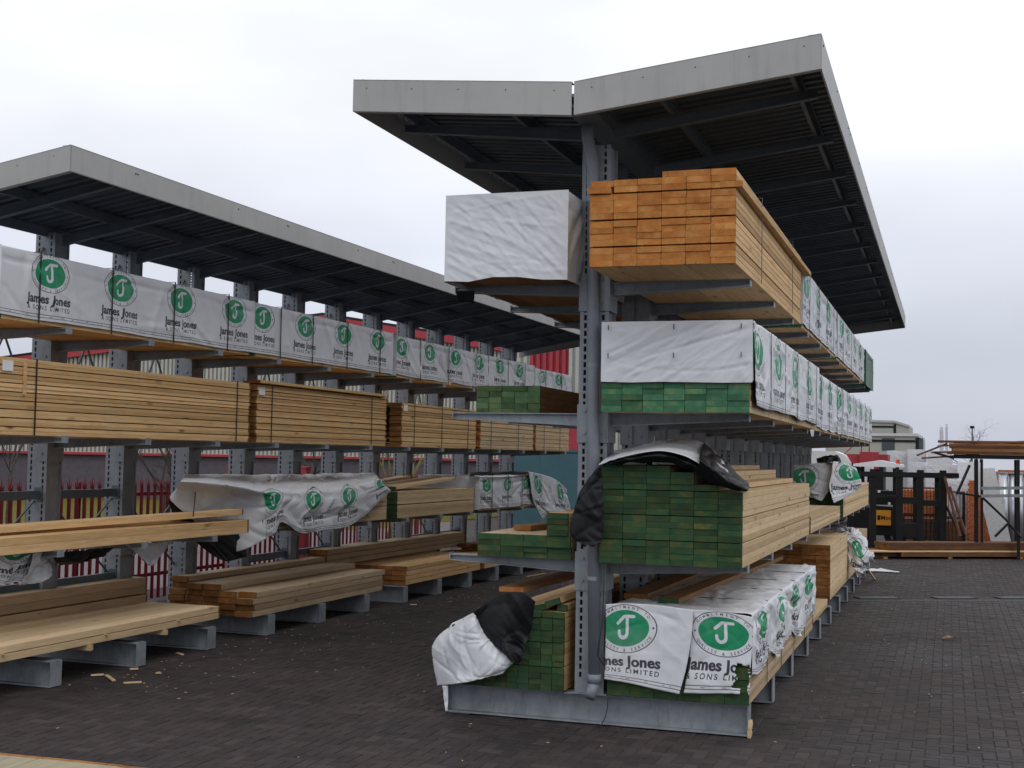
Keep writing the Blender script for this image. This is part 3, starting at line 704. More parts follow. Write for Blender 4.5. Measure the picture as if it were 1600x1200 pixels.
# green-ended stepped pack with its cover pulled back
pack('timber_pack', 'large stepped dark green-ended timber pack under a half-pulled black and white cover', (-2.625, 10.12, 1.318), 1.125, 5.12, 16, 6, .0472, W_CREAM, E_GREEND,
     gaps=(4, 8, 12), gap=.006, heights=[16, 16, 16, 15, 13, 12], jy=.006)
cov = thing('tarpaulin', 'white and black sheet pulled back over the stepped green-ended pack', 'tarpaulin', at(935, 726, 10.0)); b0 = np.array(cov.location)
def rel(rows): return [[tuple(np.asarray(q) - b0) for q in r] for r in rows]
f = [(935, 726), (974, 713), (1027, 704), (1064, 710), (1090, 722), (1116, 739), (1142, 757), (1167, 763)]
k = [(964, 704), (1000, 699), (1027, 692), (1064, 688), (1090, 691), (1111, 704), (1135, 727), (1168, 758)]
rows = [[at(x, y, 9.98) for x, y in f], [at((x + u) / 2, (y + v) / 2 - 2, 10.4) for (x, y), (u, v) in zip(f, k)], [at(x, y, 10.9) for x, y in k], [at(x, y + 4, 11.6) for x, y in k], [(-2.58 + .10 * i, 12.6, 2.13 - .03 * i) for i in range(8)]]
rows = [r_[:7] for r_ in rows]
patch('sheet', rel(rows), cov, [WRAP, BLACKP], (60, 100), wr=(80, .014), seed=41, wid=(.010, .03), thick=.004, flip=False)
patch('black_edge', rel([[at(x, y + 6, 11.5) for x, y in ((1100, 693), (1131, 719), (1150, 739), (1171, 756))], [at(*p, 10.88) for p in ((1100, 693), (1132, 719), (1150, 739), (1171, 756))], [at(*p, 9.95) for p in ((1094, 712), (1120, 732), (1143, 750), (1170, 764))], [at(*p, 9.95) for p in ((1092, 731), (1114, 747), (1137, 761), (1164, 770))]]) , cov, [BLACKP], (40, 50), wr=(50, .02), seed=48, thick=.004)
f2 = [(950, 729), (985, 725), (1035, 723), (1068, 730), (1092, 744), (1116, 757), (1140, 766), (1166, 769)]
patch('black_lining', rel([[at(x, y + 1, 10.02) for x, y in f], [at((x + u) / 2, (y + v) / 2, 9.99) for (x, y), (u, v) in zip(f, f2)], [at(x, y, 10.06) for x, y in f2]]), cov, [BLACKP], (16, 70), wr=(40, .016), seed=47)
P = [[(930, 733), (935, 730), (941, 729)], [(908, 765), (922, 762), (942, 762)], [(897, 795), (918, 797), (943, 797)], [(890, 830), (912, 832), (943, 830)], [(901, 848), (918, 853), (940, 850)]]
patch('hanging_flap', rel([[at(x, y, 9.99 - .03 * (i == 1)) for i, (x, y) in enumerate(r)] for r in P]), cov, [BLACKP], (56, 34), wr=(30, .010), seed=42, wid=(.008, .025), thick=.004, edge=.02)
pack('timber_pack', 'low pale timber pack beside the far end of the stepped green-ended pack, third level', (-2.45, 15.35, 1.318), .95, 4.3, 4, 5, .046, W_CREAM, E_GREEND, gaps=(2,), gap=.005)
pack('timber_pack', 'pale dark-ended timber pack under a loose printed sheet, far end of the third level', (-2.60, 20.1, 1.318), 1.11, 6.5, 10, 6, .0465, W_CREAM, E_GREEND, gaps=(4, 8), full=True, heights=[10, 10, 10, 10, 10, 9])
cov = thing('tarpaulin', 'loose printed sheet hanging in two flaps over the far dark-ended pack', 'tarpaulin', at(1300, 724, 19.9)); b0 = np.array(cov.location)
P = [[(1240, 727), (1272, 724), (1301, 722)], [(1241, 745), (1272, 747), (1298, 748)], [(1250, 765), (1272, 768), (1294, 768)], [(1262, 776), (1275, 780), (1284, 783)]]
patch('end_flap', rel([[at(x, y, 19.95 - .05 * (i == 1)) for i, (x, y) in enumerate(r)] for r in P]), cov, [WRAP_G, BLACKP], (40, 40), uv=(.36, .964, .985, .13), wr=(22, .02), seed=43)
P = [[(1303, 721), (1318, 723), (1337, 731)], [(1300, 740), (1322, 742), (1345, 746)], [(1296, 760), (1318, 762), (1346, 757)], [(1303, 786), (1320, 778), (1342, 767)]]
patch('side_flap', rel([[at(x, y, 19.8 + .2 * i) for i, (x, y) in enumerate(r)] for r in P]), cov, [WRAP, BLACKP], (40, 40), uv=(.2, .66, .95, .0), wr=(22, .02), seed=44)
P = [[(1276, 716), (1290, 710), (1303, 712), (1314, 720)], [(1276, 720), (1290, 716), (1304, 718), (1315, 723)], [(1279, 722), (1292, 724), (1305, 726), (1313, 725)]]
patch('gathered_top', rel([[at(x, y, 20.2 - .15 * j) for x, y in r] for j, r in enumerate(P)]), cov, [BLACKP], (26, 34), wr=(30, .03), seed=45, thick=.006)
P = [[tuple(np.array((-2.58, 20.0, 1.80))), (-1.5, 20.0, 1.80)], [(-2.58, 22, 1.81), (-1.48, 22, 1.80)], [(-2.58, 23.4, 1.80), (-1.48, 23.4, 1.80)]]
patch('top_sheet', rel(P), cov, [WRAP_G, BLACKP], (30, 20), wr=(30, .015), seed=46, flip=False)

# bottom level, right
o = thing('wrapped_timber_pack', 'white wrapped timber pack with two printed end flaps and a torn hole', 'timber pack', (-2.585, 10.27, .262))
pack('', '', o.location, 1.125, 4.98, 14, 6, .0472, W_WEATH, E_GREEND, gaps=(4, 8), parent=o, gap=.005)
wrap(1.15, 5.0, .50, 51, .026, True, False, True, .10, straps=(.95, 1.95, 2.95, 3.95), hem=.075, tw=1.22, pinch=.003, parent=o, z0=.205, dens=44)
for s in (.95, 1.95, 2.95, 3.95): strap_loop(o, s, 1.13, .70)
b0 = np.array(o.location)
P = [[(946, 944), (985, 943), (1030, 946), (1083, 953)], [(946, 985), (985, 985), (1030, 987), (1081, 990)], [(945, 1030), (985, 1032), (1030, 1035), (1073, 1040)], [(944, 1061), (985, 1068), (1025, 1077), (1061, 1085)]]
patch('end_flap', rel([[at(x, y, 10.225 - (.012 if i == 3 else .004 * j)) for i, (x, y) in enumerate(r)] for j, r in enumerate(P)]), o, [WRAP, BLACKP], (60, 64), uv=(.337, .977, .995, .0), wr=(26, .008), seed=52, ln=(.1, .4))
P = [[(1073, 952), (1105, 954), (1140, 958), (1176, 964)], [(1078, 990), (1108, 992), (1142, 995), (1176, 1000)], [(1076, 1035), (1108, 1037), (1142, 1040), (1173, 1045)], [(1068, 1083), (1100, 1084), (1138, 1084), (1171, 1086)]]
fl = patch('end_flap', rel([[at(x, y, 10.235 + (.008 if i == 0 else 0)) for i, (x, y) in enumerate(r)] for r in P]), o, [WRAP, BLACKP], (60, 52), uv=(.235, .72, .985, .0), wr=(30, .009), seed=53, ln=(.08, .35))
import bmesh
bm_ = bmesh.new(); bm_.from_mesh(fl.data); bm_.faces.ensure_lookup_table()
nu = 51; kill = []
for i, fc in enumerate(bm_.faces):
    v_, u_ = divmod(i, nu); u_ /= nu; v_ /= 59.0
    jag = .018 * math.sin(v_ * 33) + .012 * math.sin(v_ * 17 + 1); jag2 = .012 * math.sin(u_ * 30)
    if .74 + jag - .05 * (v_ > .82) * (v_ - .82) / .18 < u_ < .965 + jag * .6 and v_ > .625 + jag2 and not (v_ > .93 and u_ < .83): kill.append(fc)
bmesh.ops.delete(bm_, geom=kill, context='FACES'); bm_.to_mesh(fl.data); bm_.free()
for n_, p, q in (('front', (1047, 941), (1215, 872)),):
    a, b = atz(*p, .985), atz(*q, .985)
    an = math.atan2(-(b[0] - a[0]), b[1] - a[1])
    t_, _x = pack('loose_plank', 'brown plank lying along the wrapped pack, its green sawn end towards the front', (a[0] - .10, a[1], .972), .17, float(np.hypot(*(b - a)[:2])), 1, 1, .045, W_BROWN, E_GREEND, rz=an, cat='plank', group=None)
a, b = atz(1000, 936, .985), atz(1165, 888, .985); an = math.atan2(-(b[0] - a[0]), b[1] - a[1])
pack('loose_plank', 'wide brown plank lying nearer the posts on the wrapped pack', (a[0] - .16, a[1] + .1, .972), .20, 4.4, 1, 1, .045, W_BROWN, E_BROWN, rz=-.01, cat='plank')
pack('timber_pack', 'pale timber pack with weathered brown ends standing past the wrapped pack on the base beams', (-2.60, 17.75, .33), 1.12, 3.2, 15, 6, .0465, W_CREAM, E_BROWN, gaps=(1, 4, 8, 12), gap=.005, jy=.015)
pack('loose_plank', 'pale offcut boards on the base beams in front of the brown-ended pack', (-1.95, 15.7, .262), .45, 1.95, 2, 2, .05, W_CREAM, E_BROWN, cat='plank')
pack('timber_pack', 'timber pack half hidden by the crumpled sheet at the far end of the base beams', (-2.60, 21.3, .30), 1.10, 5.0, 12, 6, .0465, W_WEATH, E_BROWN, gaps=(4, 8), full=False)
cov = thing('tarpaulin', 'crumpled white sheet sliding off the last pack onto the ground', 'tarpaulin', at(1340, 860, 21.2)); b0 = np.array(cov.location)
P = [[(1285, 822), (1308, 819), (1328, 825), (1342, 826)], [(1310, 835), (1328, 838), (1342, 838), (1353, 841)], [(1325, 855), (1336, 858), (1350, 858), (1360, 859)], [(1328, 868), (1342, 878), (1356, 874), (1367, 868)], [(1340, 903), (1345, 895), (1353, 890), (1364, 879)]]
Yr = [[21.6, 21.3, 21.2, 21.6], [20.95, 20.9, 20.95, 21.5], [20.9, 20.8, 20.9, 21.5], [20.9, 20.7, 20.8, 21.4], [20.7, 20.75, 20.9, 21.3]]
patch('sheet', rel([[at(x, y, Yr[j][i]) for i, (x, y) in enumerate(r)] for j, r in enumerate(P)]), cov, [WRAP, BLACKP], (60, 60), uv=(.15, .95, 1.3, .1), wr=(70, .05), seed=61, wid=(.02, .07), ln=(.1, .4))
P = [[atz(1356, 892, .04), atz(1375, 892, .03), atz(1404, 894.5, .02)], [atz(1352, 888, .08), atz(1374, 889, .05), atz(1406, 893, .025)]]
patch('trailing_strip', rel(P), cov, [WRAP, BLACKP], (10, 30), wr=(16, .012), seed=62, flip=False)
MB().bar(tuple(atz(1356, 890, .3) - b0), tuple(atz(1367, 905, .01) - b0), .025).build('batten', W_CREAM, cov)

# ------------------------------------------------------------------ packs on the two-sided rack, left-hand side
o = wrapped_pack('plain white wrapped timber pack, creased across its end, left of the end post', (-3.915, 9.90, 3.535), 1.03, 4.3, .73, 71, under=0, sides=True if False else None) if False else None
o = thing('wrapped_timber_pack', 'plain white wrapped timber pack, creased across its end, left of the end post', 'timber pack', (-3.893, 9.90, 3.577))
pack('', '', o.location, 1.03, 4.28, 1, 6, .045, W_BROWN, E_BROWN, parent=o)
wrap(1.04, 4.3, .70, 72, .016, False, True, True, .2, straps=(1.2, 3.0), hem=.02, parent=o, z0=-.02, dens=40, flow=(-.62, .28))
b0 = np.array(o.location)
P = [[at(712, 455, 10.02), at(741, 454, 10.02)], [at(714, 464, 10.05), at(741, 464, 10.05)], [at(716, 472, 10.08), at(740, 473, 10.08)]]
patch('black_flap', rel(P), o, [BLACKP], (10, 14), wr=(6, .006), seed=73)
for i, y in enumerate((14.35, 19.2)):
    pack('timber_pack', ('brown timber pack behind the plain wrapped pack on the top left arms', 'brown timber pack at the far end of the top left arms')[i], (-3.90, y, 3.577), 1.02, 4.6, 12, 6, .046, W_BROWN, E_BROWN, gaps=(4, 8), full=False)
pack('timber_pack', 'small light green-ended timber pack set back on the otherwise bare left arm', (-3.95, 10.86, 2.507), .585, 4.0, 5, 5, .0505, W_BROWN, E_GREENL, jy=.008, colgap=.003)
pack('timber_pack', 'low dark green-ended timber pack on the left arm below the bare one', (-3.70, 10.26, 1.318), .80, 4.2, 4, 4, .047, W_WEATH, E_GREEND, heights=[4, 4, 4, 4], jy=.02)
pack('loose_plank', 'short green-ended timber baulks standing on the low dark pack beside the post', (-3.10, 10.24, 1.508), .18, 2.4, 4, 1, .046, W_PALE, E_GREEND, cat='plank')
for x, y, a, L in ((-3.62, 10.9, .06, 2.2), (-3.36, 10.6, -.05, 1.9)):
    pass
pack('loose_plank', 'reddish plank lying skewed on the low dark pack', (-3.55, 10.75, 1.510), .16, 2.4, 1, 1, .046, W_BROWN, E_RED, rz=-.08, cat='plank')
pack('timber_pack', 'tall dark green-ended timber pack left of the foot of the end post, partly uncovered', (-3.905, 10.24, .262), .965, 4.3, 13, 10, .0472, W_PALE, E_GREEND, gaps=(4, 8, 12), gap=.006, heights=[10, 11, 11, 12, 12, 12, 13, 13, 13, 13], jy=.007)
for i, (p, dz, ry, w) in enumerate((((-3.20, 10.27), .885, -.26, .11), ((-3.10, 10.25), .925, -.32, .13), ((-3.02, 10.3), .90, .0, .085))):
    t_, _x = pack('loose_plank', ('tilted green-ended batten on top of the uncovered pack, leftmost of three', 'tilted green-ended batten leaning on its neighbour on top of the uncovered pack', 'green-ended batten against the post on top of the uncovered pack')[i], (p[0], p[1], dz), w, 2.5, 1, 1, .05, W_PALE, E_GREEND, cat='plank')
    t_.rotation_euler = (0, ry, .0)
t_, _x = pack('loose_plank', 'wide brown plank lying over the black sheet left of the end post', tuple(atz(779, 924, 1.02) - np.array([.0, 0, 0])), .22, 4.0, 1, 1, .04, W_BROWN, E_RED, rz=-.035, cat='plank')
cov = thing('tarpaulin', 'white sheet, black underside folded back, draped over the front base beam left corner', 'tarpaulin', at(720, 1010, 10.1)); b0 = np.array(cov.location)
P = [[(739, 957), (741, 960), (744, 963), (747, 968)], [(700, 979), (720, 983), (742, 988), (763, 996)], [(676, 1008), (715, 1012), (752, 1015), (784, 1018)], [(678, 1044), (720, 1046), (765, 1043), (802, 1034)], [(684, 1071), (715, 1068), (750, 1062), (786, 1053)]]
Yc = [10.32, 10.08, 10.04, 10.13]
patch('sheet', rel([[at(x, y, Yc[i] + .03 * (j == 0)) for i, (x, y) in enumerate(r)] for j, r in enumerate(P)]), cov, [WRAP, BLACKP], (80, 80), wr=(60, .012), seed=81, wid=(.006, .022), thick=.004)
P = [[(741, 956), (779, 930), (815, 925), (836, 940)], [(744, 968), (775, 962), (805, 956), (833, 964)], [(758, 992), (780, 993), (805, 990), (829, 987)], [(777, 1014), (790, 1018), (806, 1016), (820, 1006)], [(801, 1034), (805, 1037), (810, 1036), (816, 1030)]]
patch('folded_back_part', rel([[at(x, y, 10.09 + .03 * math.sin(i * 2 + j)) for i, (x, y) in enumerate(r)] for j, r in enumerate(P)]), cov, [BLACKP], (60, 60), wr=(40, .010), seed=82, thick=.004)
P = [[at(690, 1072, 10.2), at(699, 1072, 10.2)], [at(692, 1090, 10.2), at(699, 1090, 10.2)], [at(696, 1112, 10.2), at(699, 1111, 10.2)]]
patch('loose_tape', rel(P), cov, [WRAP, BLACKP], (20, 8), wr=(10, .01), seed=83, uv=(.1, .2, .5, .1))

# ------------------------------------------------------------------ packs on the one-sided rack
def lp(px, py, p):
    """survey on a plane parallel to the left rack, p metres out from its posts"""
    d = CAMR @ np.array([px - 800.0, py - 600.0, F]); y = (-9.07 + p) / (d[0] / d[1] - .022)
    return np.array([0, 0, EYE]) + d * (y / d[1])
for i, (a, b, lab, u, st) in enumerate(((9.2, 13.30, 'nearest printed white wrapped pack on the one-sided rack top arms, four logos wide', .915, (.46, 1.49, 2.52, 3.55)),
        (13.36, 17.08, 'second printed wrapped pack from the near end, one-sided rack top arms', .36, (.55, 1.35, 2.3, 3.3)),
        (17.25, 20.30, 'third printed wrapped pack from the near end, one-sided rack top arms', .37, (.8, 1.9)),
        (20.40, 23.35, 'fourth printed wrapped pack from the near end, one-sided rack top arms', .43, (.5, 1.5, 2.4)),
        (23.42, 25.70, 'farthest, most creased printed wrapped pack on the one-sided rack top arms', .1, (.6, 1.6)))):
    wrapped_pack(lab, LW(.09, a, 3.24), 1.12, b - a, (.63, .62, .60, .60, .56)[i], 90 + i, LR, 'printed packs on the one-sided rack', 1, u, st, side=W_PALE, end=E_GREENd if False else E_GREEN, amp=(.016, .017, .022, .020, .030)[i], flow=(.35, .45), dens=18, hem=(.006, .006, .02, .008, .012)[i])
o = bpy.data.objects
for i, (a, b, lab) in enumerate(((9.05, 13.30, 'nearest bare timber pack on the one-sided rack middle arms, white tag at its left'), (13.42, 16.96, 'second bare timber pack on the middle arms, its top board overhanging'),
        (17.45, 20.45, 'third bare timber pack on the middle arms, its brown near end showing'), (20.62, 23.40, 'fourth bare timber pack on the middle arms of the one-sided rack'), (23.50, 25.65, 'farthest bare timber pack on the middle arms of the one-sided rack'))):
    rows_ = (18, 18, 17, 16, 13)[i]
    t_, z_ = pack('timber_pack', lab, LW(.09, a, 2.25), 1.11, b - a, rows_, 6, .0333, (W_PALE, W_PALE, W_PALE, W_CREAM, W_CREAM)[i], (E_BROWN, E_BROWN, E_BROWN, E_RED, E_RED)[i], rz=LR, group='bare packs on the one-sided rack', gaps=tuple(range(2, rows_, 2)), gap=.0085, rowgap=.0004, full=False, jx=.004, jy=.014)
    for s in ((.62, b - a - .30), (.35, b - a - .5), (.45, 1.5, 2.6), (.5, 1.9), (.5, 1.5))[i]: strap_loop(t_, s, 1.11, z_)
    if i < 3: MB().box(1.112, 1.116, (.62 - .42, .06, .08)[i], (.62 - .42, .06, .08)[i] + .13, z_ - .12, z_ - .03).build('tag', CARD, t_)
    if i == 0: MB().box(1.112, 1.130, .46, .49, z_ - .32, z_ + .0).build('sticker', W_PALE, t_)
    if i == 1: link('board', board_mesh(.21, .034, 3.5, W_PALE, E_BROWN), t_, (.95, -.02, z_ + .004), (0, -.06, 0))
# third level: loose boards, covered pack, bare pack, printed pack
t_, _x = pack('board_pile', 'long pale boards at the outer edge of the lower arms, one crossing askew on top', LW(1.02, 8.4, 1.222), .21, 4.9, 2, 1, .074, W_PALE, E_BROWN, rz=LR, cat='boards')
link('board', board_mesh(.20, .062, 4.75, W_PALE, E_BROWN), t_, (-.36, .05, .150), (.012, 0, -.078))
t_, _x = pack('board_pile', 'two pale boards lying behind the splayed boards on the lower arms', LW(.50, 8.4, 1.222), .24, 4.55, 2, 1, .09, W_PALE, E_BROWN, rz=LR - .035, cat='boards')
t_, _x = pack('timber_pack', 'timber pack hidden under the sagging printed sheet on the lower arms', LW(.12, 13.7, 1.222), 1.06, 3.4, 10, 6, .046, W_CREAM, E_GREEND, rz=LR, full=False, gaps=(4, 8), heights=[10, 10, 9, 9, 8, 8])
cov = thing('tarpaulin', 'sagging printed white sheet over the pack behind the splayed boards', 'tarpaulin', lp(430, 780, 1.2), 0); b0 = np.array(cov.location)
XT = [288, 330, 372, 415, 440, 471, 503, 555, 586]; PT = [.96, .96, .97, 1.25, 1.30, 1.31, 1.32, 1.31, 1.28]
R_ = [(.22, [(288, 741), (330, 741), (372, 741), (415, 741), (440, 741), (471, 740.5), (503, 740), (555, 739), (586, 739)]), (1.15, [(284, 750), (330, 752), (372, 757), (412, 761), (440, 760), (471, 759), (503, 758), (553, 753), (590, 745)]),
      (None, [(276, 764), (325, 774), (372, 780), (420, 782), (442, 776), (472, 781), (504, 779), (558, 772), (600, 755)]), (None, [(267, 780), (322, 800), (372, 818), (423, 810), (442, 796), (472, 808), (504, 804), (556, 795), (606, 762)]), (None, [(292, 804), (324, 832), (366, 862), (425, 836), (440, 816), (471, 833), (503, 829), (553, 818), (610, 768)])]
YT = [12.3, 12.7, 13.15, 13.6, 13.95, 14.4, 14.95, 16.0, 16.8]
def uvf(gu, gv):
    u = .14 + (np.interp(gu, np.linspace(0, 1, 9), YT) - 12.3) / TW; v = np.interp(gv, [0, .25, .3, 1], [.9985, .9985, .975, .0]); b = (gu < .35)
    return np.stack([np.where(b, 0.0, u), np.where(b, .9985, v)], -1)
def patch_uv(o, fn, n):
    gu, gv = np.meshgrid(np.linspace(0, 1, n[1]), np.linspace(0, 1, n[0])); UV = fn(gu, gv).reshape(-1, 2)
    li = np.zeros(len(o.data.loops), np.int32); o.data.loops.foreach_get('vertex_index', li); o.data.uv_layers['print'].data.foreach_set('uv', UV[li].astype(np.float32).ravel())
s_ = patch('sheet', rel([[lp(x, y, p if p else PT[i]) for i, (x, y) in enumerate(r)] for p, r in R_]), cov, [WRAP, BLACKP], (70, 170), wr=(230, .026), seed=101, wid=(.014, .05), ln=(.1, .55), thick=.004); patch_uv(s_, uvf, (70, 170))
P = [[(272, 785), (310, 800), (350, 808), (392, 815)], [(284, 805), (318, 835), (350, 846), (388, 850)], [(298, 820), (330, 852), (352, 868), (384, 862)]]
for q_, P in enumerate(([[(263, 780), (283, 795), (305, 809)], [(267, 795), (281, 803), (303, 813)], [(273, 810), (285, 813), (303, 816)]], [[(300, 841), (340, 838), (386, 833)], [(320, 858), (350, 858), (386, 852)], [(336, 870), (356, 877), (386, 870)]])):
    patch('black_lining', rel([[lp(x, y, .93 + .05 * q_) for x, y in r] for r in P]), cov, [BLACKP], (30, 40), wr=(25, .012), seed=102 + q_, thick=.004)
MB().bar(tuple(lp(308, 741, .6) - b0), tuple(lp(302, 806, 1.34) - b0), .012).build('strap', STRAP, cov)
cov = thing('tarpaulin', 'bunched white, grey and black sheeting hanging below the splayed boards', 'tarpaulin', lp(60, 890, 1.1)); b0 = np.array(cov.location)
for nme, P, mt, sd in (('white_bunch', [[(-14, 866), (25, 869), (54, 862)], [(-14, 890), (22, 893), (51, 882)], [(-14, 912), (15, 914), (38, 901)]], [WRAP, BLACKP], 111),
        ('grey_bunch', [[(52, 864), (66, 863), (80, 863)], [(50, 885), (66, 889), (84, 893)], [(32, 916), (58, 913), (77, 903)]], [WRAP_G, BLACKP], 112),
        ('black_fold', [[(80, 864), (130, 860), (180, 855)], [(84, 876), (122, 876), (162, 867)], [(95, 882), (115, 882), (142, 873)]], [BLACKP], 113),
        ('grey_flap', [[(194, 850), (235, 849), (274, 845)], [(212, 865), (236, 867), (259, 860)], [(231, 883), (236, 884), (241, 881)]], [WRAP_G, BLACKP], 114)):
    patch(nme, rel([[lp(x, y, 1.06 + .05 * math.sin(i * 2.1 + j)) for i, (x, y) in enumerate(r)] for j, r in enumerate(P)]), cov, mt, (34, 40), wr=(40, .022), seed=sd, wid=(.02, .05), uv=(.2, .7, .6, .0) if sd == 111 else None)
t_, z_ = pack('timber_pack', 'pale timber pack with one dark green end on the lower arms, past the sagging sheet', LW(.12, 17.36, 1.222), 1.08, 3.06, 8, 6, .0465, W_CREAM, E_GREEND, rz=LR, gaps=(4,), gap=.012, full=True)
for i, (dx, dy, dz, rx, rz_, L) in enumerate(((.80, .15, .02, .055, -.02, 2.2), (.62, .3, .03, .03, .05, 2.5), (.35, .1, .01, .05, -.04, 2.6), (.1, .05, .01, .055, .03, 2.4))):
    q, _x = pack('loose_plank', ('tilted pale board lying on the green-ended pack, outermost of four', 'tilted pale board on the green-ended pack, next to the outermost', 'pale board on the green-ended pack, second from the posts', 'pale board on the green-ended pack, closest to the posts')[i], LW(.12 + dx, 17.36 + dy, 1.222 + z_ + dz), .19, L, 1, 1, .046, W_CREAM, E_GREEND, rz=LR + rz_, cat='plank', group='loose boards on the green-ended pack')
    q.rotation_euler = (rx, 0, LR + rz_)
o = wrapped_pack('printed white wrapped pack on the lower arms at the far end of the one-sided rack', LW(.10, 20.62, 1.222), 1.12, 2.75, .575, 121, LR, None, 1, .2, (.55, 1.35, 2.1), amp=.02, side=W_PALE)
cov = thing('tarpaulin', 'printed white sheet trailing down past the end of the last wrapped pack', 'tarpaulin', lp(850, 770, 1.2)); b0 = np.array(cov.location)
P = [[(826, 737), (850, 742), (873, 752), (885, 764)], [(829, 755), (852, 762), (876, 772), (888, 780)], [(833, 780), (852, 786), (876, 788), (891, 790)], [(848, 813), (857, 803), (876, 802), (893, 800)]]
patch('sheet', rel([[lp(x, y, 1.27) for x, y in r] for r in P]), cov, [WRAP, BLACKP], (50, 60), uv=(.15, 2.1, .97, .02), wr=(50, .03), seed=122, wid=(.02, .06))
P = [[lp(736, 737, .4), lp(775, 737, .4), lp(826, 736, .4)], [lp(733, 745, 1.22), lp(775, 746, 1.24), lp(828, 742, 1.25)]]
patch('top_sheet', rel(P), cov, [WRAP_G, BLACKP], (20, 40), wr=(30, .02), seed=123, flip=False)

# base level of the one-sided rack
def pile(label, p0, s0, z, W, L, rows, cols, t, side, end, **k): return pack('board_pile', label, LW(p0, s0, z), W, L, rows, cols, t, side, end, rz=LR, cat='boards', **k)
t_, z_ = pile('low wide layer of pale boards on battens on the base beams, nearest bay', .26, 8.3, .315, .96, 4.46, 2, 5, .064, W_CREAM, E_BROWN, gaps=(1,), gap=.006, jx=.004)
for s in (.8, 2.2, 3.4): MB().box(.0, .99, s, s + .045, -.052, -.001).box(.0, .99, s + .25, s + .29, z_ * .5 - .004, z_ * .5 + .002).build('batten', W_CREAM, t_)
pile('brown boards stacked against the posts behind the low pale layer', .0, 8.3, .262, .25, 4.5, 5, 1, .088, W_WEATH, E_BROWN, gaps=(3,), gap=.012)
pile('stepped pile of weathered boards with brown ends on the base beams, second bay', .10, 13.45, .248, 1.12, 3.5, 6, 5, .066, W_WEATH, E_BROWN, heights=[6, 5, 5, 4, 4], gaps=(1, 2, 3, 4, 5), gap=.005, jy=.05)
pile('neat pile of pale boards with reddish ends on the base beams, middle of the rack', .10, 17.68, .248, 1.12, 3.05, 4, 5, .062, W_PALE, E_RED, gaps=(1, 2, 3), gap=.006, jy=.03)
pile('brown boards stacked against the posts behind the neat pale pile', .0, 16.9, .53, .34, 5.3, 3, 2, .075, W_WEATH, E_RED, gaps=(1, 2), gap=.006)
pile('pile of pale boards on the base beams near the far end of the rack', .10, 20.86, .248, 1.12, 3.6, 3, 5, .062, W_PALE, E_RED, gaps=(1, 2), gap=.006)
pile('reddish boards lying loosely on the far piles', .35, 22.0, .46, .6, 3.0, 2, 3, .06, W_BROWN, E_RED, heights=[2, 2, 1], jy=.2)

# ------------------------------------------------------------------ beyond the left rack
def ribmat(name, c1, c2): return mottled(name, c1, c2, 1.2, .5, kind='Object')
RED = mottled('red_paint', (.30, .022, .035), (.38, .03, .045), 3, .5)
RED_D = mottled('dark_red_paint', (.17, .012, .022), (.24, .02, .032), 4, .5)
CLAD = ribmat('cream_cladding', (.38, .375, .34), (.43, .425, .385))
BRICKW = mottled('grey_brick', (.085, .075, .092), (.115, .102, .122), 5, .9, spec=.1)
VERGE = mottled('verge_grass', (.085, .082, .016), (.14, .13, .028), 2.5, .9, kind='World', spec=.05)
ROADM = mottled('road_surface', (.15, .132, .137), (.19, .168, .174), 1.5, .9, kind='World', spec=.05)
CLADG = ribmat('beige_cladding', (.36, .355, .31), (.40, .395, .35))
GREYR = mottled('pale_roof', (.5, .5, .5), (.6, .6, .6), 2, .5)
WINB = Mat('dark_glass', .12, 0, .6); WINB.col((.06, .075, .085)); WINB = WINB.m
BARK = mottled('bark', (.028, .025, .021), (.055, .047, .038), 9, .9)
BARKG = mottled('mossy_bark', (.11, .10, .035), (.16, .14, .05), 9, .9)
def flat(name, pts, z, mat):
    mb = MB(); n = len(pts); mb.quads([(x, y, z) for x, y in pts] + [(x, y, z - .004) for x, y in pts], [tuple(range(n))]); o = mb.build(name, mat); return tag(o, kind='structure')
flat('road', [(-11.6, 9), (-11.6, 31), (-16, 42), (-40, 48), (-60, 30), (-40, 6)], .004, ROADM)
flat('verge', [(-15.5, 33.5), (-20, 32), (-44, 26), (-60, 40), (-50, 62), (-14, 62)], .012, VERGE)
# palisade fence
fx = lambda s: -11.05 + .022 * s
fence = thing('palisade_fence', 'red steel palisade fence with pointed pales behind the one-sided rack', 'fence', (fx(9), 9, 0), LR)
pm = MB(); pm.prism([(-.038, 0), (-.02, .014), (.02, .014), (.038, 0), (.038, .003), (.02, .017), (-.02, .017), (-.038, .003)], .04, 1.62, axis='z')
for x0, x1, xt in ((-.038, -.008, -.04), (-.016, .016, 0), (.008, .038, .04)):
    pm.prism([(x0, 1.62), (x1, 1.62), (xt, 1.78 if xt == 0 else 1.72)], .004, .012, axis='y')
rot = Matrix.Rotation(math.radians(90), 4, 'Z')
pmesh = pm.mesh('pale', RED_D)
for i in range(112): link('pale', pmesh, fence, (0, i * .155, 0), (0, 0, math.radians(90) + random.gauss(0, .008)))
for z in (.38, 1.52): MB().box(-.06, -.02, 0, 17.4, z - .025, z + .025).build('rail', RED_D, fence)
for i in range(7): MB().box(-.10, -.065, i * 2.75, i * 2.75 + .09, 0, 1.7).build('fence_post', RED_D, fence)
for i, s in enumerate((18.0, 20.2)):
    p = thing('gate_post', ('thicker red post in the fence line, the nearer of two', 'thicker red post in the fence line, the farther of two')[i], 'post', (fx(s) + .14, s, 0), 0, 'red posts in the fence line')
    MB().box(-.09, .09, -.09, .09, 0, 1.86).build('shaft', RED, p); MB().box(-.10, .10, -.10, .10, 1.862, 1.90).build('cap', RED, p)
